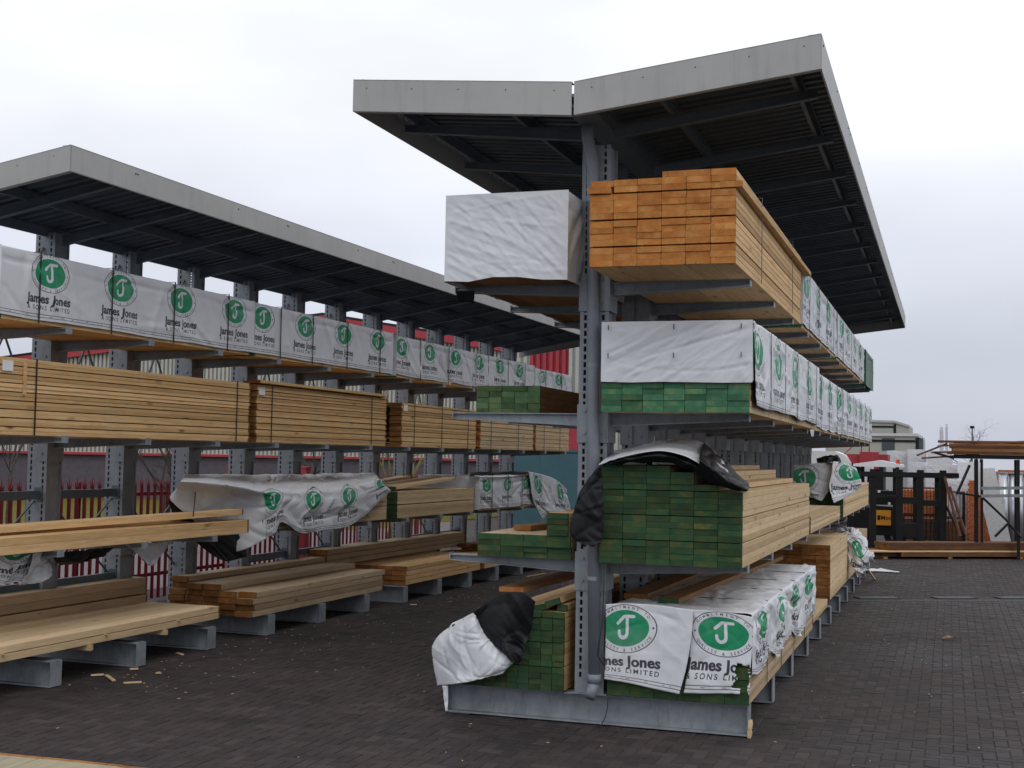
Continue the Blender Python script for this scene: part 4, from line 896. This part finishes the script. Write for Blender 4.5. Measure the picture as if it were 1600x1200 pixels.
# works building across the road
A, B = np.array([-44.0, 43.5]), np.array([-13.0, 59.0]); d = (B - A); Lb = float(np.hypot(*d)); an = math.atan2(d[1], d[0])
bld = thing('works_building', 'long cream clad works building with red roof edge and grey brick base across the road', 'building', (A[0], A[1], 0), an)
ax = 19.7
def gable(x): return 7.9 - abs(x - ax) * (.172 if x < ax else .128)
MB().box(0, Lb, 0, 14, 0, 1.86).build('brick_base', BRICKW, bld)
for i in range(12): pass
mb = MB(); n_ = 200
for i in range(n_):
    x0 = i * Lb / n_; x1 = x0 + Lb / n_; xm = x0 + (x1 - x0) * .55
    for a, b, y in ((x0, xm, -.15), (xm, x1, -.01)):
        mb.quads([(a, y, 1.98), (b, y, 1.98), (b, y, gable(b) - .02), (a, y, gable(a) - .02)], [(0, 1, 2, 3)])
    mb.quads([(xm, -.15, 1.98), (xm, -.01, 1.98), (xm, -.01, gable(xm) - .02), (xm, -.15, gable(xm) - .02)], [(0, 1, 2, 3)])
    mb.quads([(x0, -.01, 1.98), (x0, -.15, 1.98), (x0, -.15, gable(x0) - .02), (x0, -.01, gable(x0) - .02)], [(0, 1, 2, 3)])
mb.build('cladding', CLAD, bld)
MB().box(-.1, Lb + .1, -.20, -.02, 1.865, 1.975).build('red_trim', RED, bld)
mb = MB()
for a, b in ((-.4, ax), (ax, Lb + .4)): mb.prism([(a, gable(a) - .05), (b, gable(b) - .05), (b, gable(b) + .28), (a, gable(a) + .28)], -.35, -.12)
mb.build('red_verge', RED, bld)
mb = MB()
for a, b in ((-.4, ax), (ax, Lb + .4)): mb.quads([(a, -.4, gable(a) + .39), (b, -.4, gable(b) + .39), (b, 14, gable(b) + .39), (a, 14, gable(a) + .39)], [(0, 1, 2, 3)])
mb.build('roof', GREYR, bld)
# shed closing the yard behind the one-sided rack
sx0, sx1, sy = -12.2, -5.0, 37.0
shed = thing('ribbed_shed', 'cream ribbed shed with a red door bay closing the end of the aisle', 'building', (sx0, sy, 0))
mb = MB(); rb = MB(); per = .20
red0, red1 = -11.75 - sx0, -10.70 - sx0
x = 0
while x < sx1 - sx0:
    tgt = rb if red0 <= x + per / 2 <= red1 else mb
    tgt.prism([(x, 0), (x + per * .5, 0), (x + per * .58, .09), (x + per * .92, .09), (x + per, 0), (x + per, .12), (x, .12)], .0, 6.2, axis='z'); x += per
mb.build('cladding', CLAD, shed); rb.build('red_panel', RED, shed); MB().box(1.55, 2.15, -.03, -.005, 0, 3.1).build('red_door', RED, shed); MB().box(0, sx1 - sx0, .125, 9, 0, 6.15).build('body', CLADG, shed)
MB().box(-.1, sx1 - sx0 + .1, -.06, 9.1, 6.205, 6.5).build('eaves', RED, shed)
TEAL = mottled('teal_paint', (.028, .085, .105), (.045, .115, .135), 1.4, .5, bump=.1)
cont = thing('storage_container', 'teal steel storage container standing in front of the ribbed shed', 'container', (-11.7, 34.2, 0))
MB().box(.04, 4.0, .04, 2.4, .12, 2.26).build('body', TEAL, cont)
for x in (0, 1.15, 2.3, 3.45): MB().box(x, x + 1.145, -.02, .035, .16, 2.24).build('panel', TEAL, cont)
MB().box(-.05, 4.05, -.05, 2.45, 2.262, 2.33).box(-.05, 4.05, -.05, 2.45, .02, .12).build('frame', TEAL, cont)
# bare trees
def bare_tree(label, loc, H, seed, mat, stems=1, lean=.1, spread=.55, depth=5, group=None):
    r = random.Random(seed); t = thing('bare_tree', label, 'tree', loc, 0, group); tr, tw = MB(), MB()
    def grow(p, d, L, rad, lev):
        n = 4; pts = [p]; rs = [rad]; q = p.copy(); dd = d.copy()
        for i in range(n):
            dd = (dd + Vector((r.gauss(0, .09), r.gauss(0, .09), r.gauss(.03, .05)))).normalized(); q = q + dd * (L / n); pts.append(q.copy()); rs.append(rad * (1 - .38 * (i + 1) / n))
        (tr if lev < 2 else tw).tube(pts, rs, 6 if lev < 2 else 4, caps=lev == 0)
        if lev >= depth: return
        for k in range(r.choice((2, 3, 3)) if lev else 4):
            i = r.randint(2, n); a = r.uniform(0, 6.28); e = spread * r.uniform(.6, 1.3)
            u = dd.orthogonal().normalized(); u.rotate(Matrix.Rotation(a, 3, dd)); nd = (dd * math.cos(e) + u * math.sin(e)).normalized()
            grow(pts[i], nd, L * r.uniform(.58, .78), rs[i] * r.uniform(.5, .7), lev + 1)
    for s in range(stems): grow(Vector((r.uniform(-.1, .1) * stems, r.uniform(-.1, .1) * stems, 0)), Vector((r.gauss(0, lean), r.gauss(0, lean), 1)).normalized(), H * .42, .085 * H / 4, 0)
    tr.build('trunk', mat, t, smooth=True); tw.build('crown', mat, t); return t
def gnd(px, Yv): p = at(px, 800, Yv); return (float(p[0]), float(p[1]), 0)
bare_tree('bare tree with forked branches across the road, behind the nearest posts', gnd(19, 22), 3.9, 3, BARK)
bare_tree('many-stemmed bare tree across the road, behind the sagging sheet', gnd(272, 24), 3.6, 5, BARK, stems=4, spread=.4)
bare_tree('bare tree behind the middle of the one-sided rack', gnd(470, 28), 4.2, 8, BARK)
bare_tree('bare tree with mossy olive bark behind the far posts of the one-sided rack', gnd(610, 30), 4.4, 9, BARKG, stems=2)
bare_tree('bare tree far off beyond the storage deck on the skyline', (float(at(1532, 700, 95)[0]), 95, 0), 5.6, 14, BARK, depth=5, spread=.75)

# ------------------------------------------------------------------ far right: plant, stacks, buildings
def T2(px, py, Y): p = at(px, py, Y); return float(p[0]), float(p[2])
da = .55; ex, ey = math.cos(da), math.sin(da)
t0 = np.array([-1.72, 30.2])
pl = thing('board_pile', 'long low pile of brown boards across the yard, one pale board along it', 'boards', (t0[0], t0[1], 0), da)
for x in (.4, 2.0, 3.8, 5.6): MB().box(x, x + .1, .0, .9, 0, .05).build('bearer', W_BROWN, pl)
def lay(x0, L, y, z, w, h, side):
    me = board_mesh(w, h, L, side, E_BROWN); link('board', me, pl, (x0, y + w, z), (0, 0, -math.pi / 2))
for i in range(4): lay(.85 if i == 0 else .5, 7.0, .02 + i * .21, .052, .2, .10, W_DARK)
for i in range(4): lay(-.1 + .1 * i, 7.6, .0 + i * .21, .154, .2, .035, W_PALE if i == 0 else W_DARK)
for i in range(3): lay(.55, 7.2, .05 + i * .21, .205, .2, .075, W_DARK); lay(.55, 7.2, .08 + i * .21, .282, .2, .075, W_DARK)
# forklift
ORNG = mottled('orange_paint', (.62, .24, .015), (.72, .30, .02), 4, .45)
fk = thing('forklift', 'dark forklift with an orange counterweight plate and a red beacon on its roof', 'forklift', (-1.75, 35.2, 0), 0.0)
MB().prism([(-.75, .28), (.62, .28), (.62, .75), (.45, 1.0), (-.55, 1.05), (-.75, .9)], -.25, 1.3, axis='y').build('body', DARK, fk)
ca, cb = at(1369, 797, 34.88), at(1392, 821, 34.88); cx0, cx1, cz0, cz1 = ca[0] + 1.75, cb[0] + 1.75, cb[2], ca[2]
cw = MB().box(cx0, cx1, -.33, -.255, cz0, cz1).build('counterweight', ORNG, fk)
def letters(body, size, parent, loc, mat, rot=(math.pi / 2, 0, 0), thick=.004):
    Tm = text_tris(body, size, .0025); mb = MB()
    for t in Tm: mb.quads([(p[0], p[1], 0) for p in t], [(0, 1, 2)])
    return mb.build('lettering', mat, parent, loc, rot)
letters('Moo', .15, cw, (cx0 + .255, -.333, cz0 + .14), DARK); MB().box(cx0 + .03, cx0 + .105, -.335, -.3305, cz0 + .13, cz0 + .25).build('emblem', DARK, cw)
for x in (-.55, .45):
    for y in (-.2, 1.05):
        mb = MB(); mb.prism([(x + .28 * math.cos(a), .28 + .28 * math.sin(a)) for a in np.linspace(0, 2 * math.pi, 19)[:-1]], y, y + .2, axis='y'); w = mb.build('wheel', DARK, fk)
        mb = MB(); mb.prism([(x + .13 * math.cos(a), .28 + .13 * math.sin(a)) for a in np.linspace(0, 2 * math.pi, 13)[:-1]], y - .01, y + .21, axis='y'); mb.build('hub', GALV, w)
for x, y in ((-.45, -.15), (.42, -.15), (-.45, 1.1), (.42, 1.1)): MB().box(x - .04, x + .04, y - .04, y + .04, 1.0, 2.0).build('cab_post', DARK, fk)
MB().prism([(-.6, 2.03), (.62, 2.03), (.62, 2.09), (.05, 2.2), (-.6, 2.09)], -.3, 1.3, axis='y').build('cab_roof', CARD, fk)
be = MB().tube([(.5, .0, 2.09), (.5, .0, 2.22)], .05, 10).build('beacon', mottled('red_lens', (.5, .03, .01), (.6, .05, .01), 5, .3), fk)
MB().box(-.5, -.42, 1.45, 1.6, .1, 2.1).box(.4, .48, 1.45, 1.6, .1, 2.1).box(-.42, .40, 1.48, 1.56, .9, 1.0).build('mast', DARK, fk)
for x, z in ((-.35, 1.36), (-.12, 1.22), (.05, 1.4), (-.3, 1.1), (.3, 1.1), (-.05, 1.08), (-.2, .2)): MB().box(x - .03, x + .03, -.27, -.262, z - .03, z + .03).build('reflector', CARD, fk)
MB().box(-.7, .5, -.26, .3, 1.06, 1.42).build('engine_cover', DARK, fk)
# black steel stillage frame
fr = thing('stillage_frame', 'black steel stillage frame with four uprights standing behind the brown board pile', 'frame', (-1.75, 33.0, 0), .12)
XS = (.0, .62, 1.10, 1.62)
for x in XS:
    MB().box(x - .075, x + .075, -.06, .06, .02, 1.98).build('upright', DARK, fr)
    MB().box(x - .06, x + .06, 1.1, 1.2, .02, 1.9).build('upright', DARK, fr)
for z in (1.80,): MB().box(-.25, 1.98, -.09, -.065, z, z + .12).build('rail', DARK, fr)
MB().box(-.25, 1.98, 1.0, 1.09, 1.78, 1.9).build('rail', DARK, fr)
for x0, x1, z, h in ((.0, .62, 1.30, .06), (.62, 1.10, 1.16, .16), (1.10, 1.62, 1.12, .14), (.62, 1.10, .36, .34), (-.25, 1.9, .05, .10)):
    MB().box(x0, x1, -.05, .02, z, z + h).build('crosspiece', DARK, fr)
for x in (1.2, 1.32, 1.44): MB().bar((x, 0, .15), (x + .04, .0, .8), .03).build('bar', DARK, fr)
for z in (.3, .5, .7): MB().box(1.12, 1.6, -.01, .01, z, z + .025).build('bar', DARK, fr)
RUST = mottled('rusty_steel', (.12, .045, .02), (.2, .08, .04), 8, .7)
for i, (a, b, mt) in enumerate((((1476, 745), (1500, 838), RUST), ((1484, 760), (1509, 835), RUST), ((1515, 727), (1495, 772), DARK), ((1478, 790), (1502, 838), DARK))):
    pa, pb = at(*a, 32.9 + .12 * i), at(*b, 32.6 + .12 * i)
    q = thing('leaning_bar', ('long rusty bar leaning at the right end of the black frame', 'shorter rusty bar leaning beside the long one', 'black bar leaning the other way above the frame end', 'black bar propped low against the frame end')[i], 'steel bar', pb)
    MB().bar(tuple(pa - pb), (0, 0, 0), .045).build('shaft', mt, q)
# raised storage deck with timber on it
dk = thing('storage_deck', 'raised dark steel storage deck on thin posts at the right edge', 'storage rack', (.55, 32.0, 0))
bx = lambda px, py, Y=32.0: tuple(at(px, py, Y) - np.array([.55, 32.0, 0]))
for px in (1526, 1591, 1640):
    x, _, z = bx(px, 800)
    for dy in (-.05, 1.1): MB().box(x - .035, x + .035, dy, dy + .07, 0, 2.26).build('post', DARK, dk)
x, _, z = bx(1534, 800); MB().box(x - .03, x + .03, -.05, .02, 0, 2.26).build('post', DARK, dk)
MB().box(-.45, 3.6, -.06, .06, 2.27, 2.36).box(-.45, 3.6, 1.0, 1.1, 2.27, 2.36).build('beam', DARK, dk)
for a, b in (((1536, 722), (1546, 716)), ((1589, 730), (1598, 738))): pass
for a, b in (((1536, 778), (1575, 815)), ((1575, 818), (1555, 838)), ((1578, 820), (1596, 840)), ((1497, 770), (1534, 776)), ((1490, 716), (1460, 707)),): MB().bar(bx(*a), bx(*b, 31.8), .045).build('brace', DARK, dk)
for y in (763, 775): MB().bar(bx(1533, y, 31.7), bx(1650, y - 1, 31.7), .05, .07).build('side_rail', GALV, dk)
dp2 = thing('timber_stack', 'long brown timbers stacked on the raised storage deck', 'timber stack', (.0, 31.9, 2.365), 0)
for i, (x0, L, y, z, w, h, m_) in enumerate(((-.05, 4.2, .0, .0, .2, .06, W_DARK), (.1, 4.0, .22, .0, .3, .06, W_DARK), (.05, 4.0, .0, .062, .22, .07, W_ORANGE), (.0, 4.0, .0, .135, .22, .065, W_DARK), (.0, 4.0, .0, .203, .22, .05, W_ORANGE), (.1, 4.0, .24, .062, .3, .2, W_DARK), (-.25, 4.4, .1, .265, .35, .045, RUST))):
    link('timber', board_mesh(w, h, L, m_, E_BROWN), dp2, (x0, y + w, z), (0, -.018 if i == 6 else -.004, -math.pi / 2))
for i, (a, b) in enumerate((((1465, 697), (1600, 690)), ((1455, 707), (1525, 705)), ((1440, 716), (1530, 710)), ((1432, 712), (1480, 693)))):
    pa, pb = at(*a, 31.7 + .2 * i), at(*b, 31.8 + .2 * i); q = thing('steel_rod', ('topmost thin rod sticking out of the timber on the deck', 'thin rod below the topmost one, sticking out of the deck', 'thick low rod sticking out of the deck towards the white packs', 'slanting rod crossing the others at the deck end')[i], 'rod', pa)
    MB().bar((0, 0, 0), tuple(pb - pa), .04).build('shaft', RUST, q)
# brick packs, sheets, columns
BR = mottled('orange_brick', (.34, .085, .025), (.48, .15, .05), 6, .85)
WPL = mottled('white_film', (.58, .59, .62), (.70, .70, .72), 2, .4, bump=.25)
def brick_pack(label, x0, y0, W, H, nx, nz, D=.9, lean=0.0):
    t = thing('brick_pack', label, 'brick pack', (x0, y0, 0), 0); me = MB().box(.003, W / nx - .003, 0, D, .003, H / nz - .003).mesh('brick', BR)
    for j in range(nz):
        for i in range(nx): link('brick', me, t, (i * W / nx + (.5 * W / nx if j % 2 and i < nx - 1 else 0) * .3, random.uniform(-.006, .006), .1 + j * H / nz))
    MB().box(0, W, .02, D, 0, .095).build('pallet', W_WEATH, t); return t
brick_pack('stack of orange bricks left of the leaning white sheet', .46, 36.0, .80, 1.62, 4, 22)
brick_pack('stack of orange bricks behind the grey columns', 1.25, 38.0, .8, 1.9, 4, 24)
brick_pack('low stack of orange bricks seen through the black frame', -1.25, 38.0, 1.75, 1.30, 8, 16)
o0 = at(1548, 838, 34.0); sh = thing('white_sheet', 'tall white board leaning beside the orange bricks', 'board', (o0[0], 34.0, 0))
q = [at(*p, 34.0) for p in ((1549, 848), (1580, 848), (1554, 731), (1520, 733))]
MB().prism([(p[0] - o0[0], p[2]) for p in q], -.03, .03, axis='y').build('panel', CARD, sh)
STEEL = Mat('bright_steel', .3, .75, .5); STEEL.col((.48, .49, .51)); STEEL = STEEL.m
for i, px in enumerate((1568, 1581, 1592, 1604)):
    p = at(px, 835, 34.6 + .1 * i); c_ = thing('steel_duct', ('upright grey steel duct nearest the leaning white board', 'second upright grey steel duct from the white board', 'third upright grey steel duct from the white board', 'upright grey steel duct at the picture edge')[i], 'duct', (p[0], p[1], .0), 0, 'upright steel ducts')
    MB().tube([(0, 0, .02), (0, 0, 1.92)], .085 if i % 2 else .11, 14).build('shell', STEEL, c_, smooth=True); MB().tube([(0, 0, 1.925), (0, 0, 1.96)], .12, 14).build('collar', STEEL, c_)
def soft_pack(label, x0, x1, y, z0, z1, D=1.2, seed=1):
    t = thing('wrapped_pallet', label, 'pallet', (x0, y, 0)); wrap(x1 - x0, D, z1 - z0, seed, .02, False, True, True, step=.09, mats=[WPL], parent=t, z0=z0, hem=.02, dens=8)
    MB().box(.02, x1 - x0 - .02, .02, D - .02, 0, z0 + .02).build('pallet_base', W_WEATH, t)
    return t
for i, (a, b, ya, yb, Y, lab) in enumerate(((1386, 1424, 704, 745, 52, 'tall white wrapped pallet on the left of the back row'), (1418, 1447, 702, 745, 51, 'tall white wrapped pallet in the middle of the back row'), (1449, 1488, 704, 745, 50, 'tall white wrapped pallet on the right of the back row, partly behind the rods'),
        (1420, 1446, 722, 760, 43, 'white wrapped pallet with a hollow top behind the frame'), (1446, 1470, 727, 765, 42, 'low white wrapped pallet behind the right half of the frame'), (1472, 1500, 726, 790, 40, 'white wrapped pallet beside the frame end'), (1496, 1532, 722, 800, 38.6, 'white wrapped pallet behind the orange bricks'),
        (1347, 1362, 725, 760, 44, 'small white wrapped pallet behind the left of the frame'), (1480, 1510, 750, 805, 37.2, 'grey-white wrapped pallet low down between frame and bricks'))):
    xa, zt = T2(a, ya, Y); xb, _z = T2(b, ya, Y); soft_pack(lab, xa, xb, Y, .12, zt, 1.2, 200 + i)
def mesh_crate(label, x0, x1, y, z1, n=6):
    t = thing('mesh_crate', label, 'crate', (x0, y, 0)); W_ = x1 - x0
    for x in (.0, W_): 
        for dy in (0, .9): MB().box(x - .03, x + .03, dy - .03, dy + .03, 0, z1).build('corner_post', DARK, t)
    for z in (.12, z1 * .5, z1 - .03):
        for dy in (0, .9): MB().box(.031, W_ - .031, dy - .012, dy + .012, z, z + .03).build('rail', RUST if z > z1 * .8 else DARK, t)
    for k in range(1, n): MB().box(k * W_ / n - .008, k * W_ / n + .008, -.006, .006, .15, z1 - .031).build('bar', DARK, t)
    MB().box(.04, W_ - .04, .04, .86, .13, z1 * .45).build('contents', RUST, t)
for i, (a, b, py, Y, lab) in enumerate(((1404, 1434, 762, 36.4, 'dark mesh crate with a rusty rim behind the middle of the black frame'), (1437, 1470, 762, 36.6, 'dark mesh crate with a rusty rim behind the right of the black frame'), (1470, 1506, 768, 36.2, 'dark mesh crate with a rusty rim past the end of the black frame'))):
    xa, z_ = T2(a, py, Y); xb, _q = T2(b, py, Y); mesh_crate(lab, xa, xb, Y, z_)
# van
VW = mottled('white_vehicle_paint', (.72, .72, .72), (.78, .78, .78), 2, .3)
vn = thing('box_van', 'white and yellow box van parked behind the rack', 'van', (-6.0, 47, 0))
MB().prism([(0, .55), (2.75, .55), (2.80, 1.3), (2.72, 2.1), (2.55, 2.38), (2.2, 2.5), (0, 2.52)], 0, 2.0, axis='y').build('body', VW, vn)
MB().box(1.75, 2.55, -.008, -.002, 1.62, 2.08).build('yellow_panel', ORNG, vn); MB().box(2.3, 2.7, -.006, -.001, 1.0, 1.615).build('yellow_band', ORNG, vn)
MB().box(.4, 1.3, -.006, -.001, 1.5, 2.15).build('window', WINB, vn)
for x in (.6, 2.2): MB().prism([(x + .33 * math.cos(a), .35 + .33 * math.sin(a)) for a in np.linspace(0, 2 * math.pi, 17)[:-1]], -.02, .25, axis='y').build('wheel', DARK, vn)
# red loader crane on a lorry
cr_ = thing('lorry_crane', 'red lorry-mounted loader crane seen beyond the end of the rack', 'crane', (-3.1, 48, 0))
MB().box(-.9, 1.0, 0, 2.2, .6, 1.15).build('lorry_bed', DARK, cr_)
for x in (-.6, .6): MB().prism([(x + .4 * math.cos(a), .42 + .4 * math.sin(a)) for a in np.linspace(0, 2 * math.pi, 17)[:-1]], -.02, .3, axis='y').build('wheel', DARK, cr_)
MB().box(-.9, 1.05, .1, 2.0, 2.1, 2.42).build('headboard', RED, cr_); MB().box(.1, .75, -.1, .4, 1.9, 2.5).build('crane_base', RED, cr_)
MB().bar((.15, .1, 2.4), (.15, .1, 3.12), .045).bar((.42, .1, 2.4), (.42, .1, 3.12), .045).bar((.15, .1, 3.1), (.42, .1, 3.1), .04).bar((.15, .1, 2.8), (.42, .1, 2.8), .03).build('boom', RED, cr_); MB().bar((-.45, .1, 2.4), (.15, .1, 3.0), .035).build('ram', RED, cr_)
MB().box(-.9, .9, .2, 2.0, 1.16, 2.08).build('load', DARK, cr_)
# far buildings
for i, (pts, Y, lab) in enumerate((([(1290, 658), (1398, 661), (1421, 668), (1421, 700)], 125, 'larger beige industrial building with a shallow roof in the distance'),
        ([(1300, 681), (1433, 682), (1441, 686), (1441, 715)], 100, 'smaller beige industrial building with two windows in the distance'))):
    q = [T2(*p, Y) for p in pts]; x0 = q[0][0]
    q = [(float(at(*p, Y)[0]) - x0, float(at(*p, Y)[2])) for p in pts]
    b_ = thing('industrial_building', lab, 'building', (x0, Y, 0))
    MB().prism([(q[0][0], 0), (q[2][0], 0), q[2], q[1], q[0]], 0, 12).build('wall', CLADG, b_)
    mb = MB()
    for a, c in zip(q[:2], q[1:3]): mb.prism([(a[0], a[1] + .01), (c[0], c[1] + .01), (c[0], c[1] + .22), (a[0], a[1] + .22)], -.15, 12.1)
    mb.build('roof_edge', GREYR if i else CLAD, b_)
    MB().box(q[1][0] - .1, q[1][0] + .12, -.06, -.01, 0, q[1][1] - .1).build('corner_trim', DARK, b_)
    MB().box(q[0][0], q[1][0] - .12, -.07, -.015, q[1][1] - .42, q[1][1] - .26).build('gutter', DARK, b_)
    if i == 1:
        for px in (1388, 1437):
            p_ = at(px, 694, Y); xx, zz = float(p_[0]) - x0, float(p_[2])
            f_ = MB().box(xx - .45 + .2 * (px > 1400), xx + .45 - .2 * (px > 1400), -.05, -.012, zz - .45, zz + .45).build('window', WINB, b_)
pr = at(1519, 690, 85); lm = thing('lamp_post', 'thin lamp post rising behind the storage deck', 'lamp post', (pr[0], pr[1], 0)); MB().tube([(0, 0, 0), (0, 0, 4.3)], .035, 8).build('pole', DARK, lm); MB().box(-.13, .13, -.1, .1, 4.302, 4.46).build('lamp_head', DARK, lm)
FAR = mottled('far_concrete', (.50, .51, .54), (.55, .56, .60), 1, .8)
for i, (a, b, py) in enumerate(((1468, 1474, 672), (1477, 1481, 667))):
    xa, z = T2(a, py, 380); xb, _z = T2(b, py, 380); q = thing('tower_block', ('wider pale tower block faint on the horizon', 'slender pale tower block faint on the horizon')[i], 'building', (xa, 380, 0)); MB().box(0, xb - xa, 0, 4, 0, z).build('wall', FAR, q); MB().box(.1, xb - xa - .1, .5, 3.5, z + .002, z + .8).build('roof', FAR, q)

# ------------------------------------------------------------------ small things on the ground
BARG = galv('grating_bar', (.16, .165, .17), (.24, .25, .26), .4)
IRON = galv('drain_iron', (.035, .035, .035), (.07, .07, .07), .5)
CONC = mottled('drain_concrete', (.045, .039, .039), (.062, .054, .053), 6, .8, kind='World')
a, b = atz(1310, 938), atz(1640, 938); an = math.atan2(b[1] - a[1], b[0] - a[0])
dr = MB().box(0, 4.0, -.14, .14, -.01, .002).build('drain_channel', CONC, None, (a[0], a[1], 0), (0, 0, an)); tag(dr, kind='structure')
for i, px in enumerate((1372, 1492, 1590)):
    c_ = atz(px, 935); g = thing('drain_grating', ('slotted drain grating nearest the racks', 'slotted drain grating in the middle of the channel', 'slotted drain grating at the picture edge')[i], 'drain', (c_[0], c_[1], .003), an)
    for k in range(16): MB().box(-.33 + k * .04, -.33 + k * .04 + .016, -.10, .10, .006, .016).build('bar', BARG, g)
    MB().box(-.36, .34, -.12, .12, 0, .005).build('tray', SOIL, g); MB().box(-.36, .34, -.125, -.105, .0055, .015).box(-.36, .34, .105, .125, .0055, .015).build('frame', IRON, g)
for i, (p, q, lab) in enumerate((((142, 1057), (162, 1056), 'pale wood offcut on the paving, left of a pair'), ((166, 1057), (178, 1066), 'slanting pale wood offcut on the paving, right of a pair'), ((193, 1069), (221, 1068), 'long thin pale wood offcut on the paving'),
        ((277, 1022), (285, 1025), 'small wood offcut by the third base beam'), ((641, 946), (651, 946), 'white paper scrap on the paving by the seventh base beam'), ((823, 902), (852, 897), 'pale wood offcut near the far base beams'), ((203, 1047), (216, 1047), 'tiny wood splinter by the second base beam'), ((245, 1054), (250, 1053), 'tiny reddish splinter on the paving'))):
    a, b = atz(*p), atz(*q); o_ = thing('paper_scrap' if 'paper' in lab else 'wood_offcut', lab, 'scrap' if 'paper' in lab else 'offcut', (a[0], a[1], .004))
    MB().bar((0, 0, .008), (b[0] - a[0], b[1] - a[1], .010), .035 if i != 4 else .06, .012 if i != 4 else .003).build('piece', CARD if i == 4 else W_CREAM, o_)
lf = atz(1480, 1000); o_ = thing('dead_leaf', 'dark curled leaf on the open paving at the right', 'leaf', (lf[0], lf[1], .01)); mb = MB()
mb.quads([(-.07, -.02, .005), (0, -.045, .02), (.08, -.01, .035), (.11, .01, .01), (.06, .04, .03), (0, .05, .045), (-.05, .03, .02)], [(0, 1, 5, 6), (1, 2, 4, 5), (2, 3, 4)]); mb.build('blade', W_BROWN, o_)
# near pack whose top edge just enters the frame
c_ = atz(0, 1186, 1.0)
t_, _z = pack('timber_pack', 'old greenish weathered boards just entering the frame at its lower left corner', (-4.25, 3.35, .86), 1.75, .80, 3, 5, .045, W_OLD, W_OLD if False else E_BROWN, rz=.02)


wr_ = thing('loose_cable', 'thin black cable hanging down beside the downpipe', 'cable', at(943, 880, 10.1)); b0 = np.array(wr_.location)
MB().tube([tuple(np.array(at(x, y, Y)) - b0) for x, y, Y in ((944, 880, 10.12), (943, 930, 10.12), (941, 975, 10.11), (936, 1005, 10.10), (934, 1024, 10.10), (939, 1033, 10.12), (946, 1040, 10.16))], .006, 6).build('cable', STRAP, wr_, smooth=True)
wr_ = thing('loose_cable', 'thin wire curling down over the front base beam', 'cable', at(950, 1092, 10.28)); b0 = np.array(wr_.location)
MB().tube([tuple(np.array(at(x, y, Y)) - b0) for x, y, Y in ((950, 1092, 10.28), (949, 1108, 10.27), (945, 1122, 10.26), (939, 1134, 10.25), (932, 1140, 10.24))], .004, 6).build('cable', STRAP, wr_, smooth=True)
for i, (x, y) in enumerate(((1172, 1132), (1171, 1146))):
    p = at(x, y, 10.36); q = thing('wood_offcut', ('pale wood chip wedged at the front base beam end, the upper of two', 'pale wood chip wedged at the front base beam end, the lower of two')[i], 'offcut', p)
    MB().prism([(-.012, -.03), (.012, -.035), (.018, .0), (.012, .035), (-.012, .03)], -.03, .03, axis='y').build('piece', W_CREAM, q)
lt = MB(); rr = random.Random(5)
for k in range(420):
    if k < 180: s_ = rr.uniform(10, 24); p_ = rr.gauss(1.7, .55); x, y, _z = LW(p_, s_)
    else: x, y = rr.uniform(-7, 2.2), rr.uniform(8.3, 26)
    L_, w_, a_ = rr.uniform(.006, .03), rr.uniform(.004, .009), rr.uniform(0, 3.14)
    lt.bar((x, y, .004), (x + L_ * math.cos(a_), y + L_ * math.sin(a_), .005), w_, .004)
lo_ = lt.build('wood_chips', W_CREAM); tag(lo_, kind='stuff')
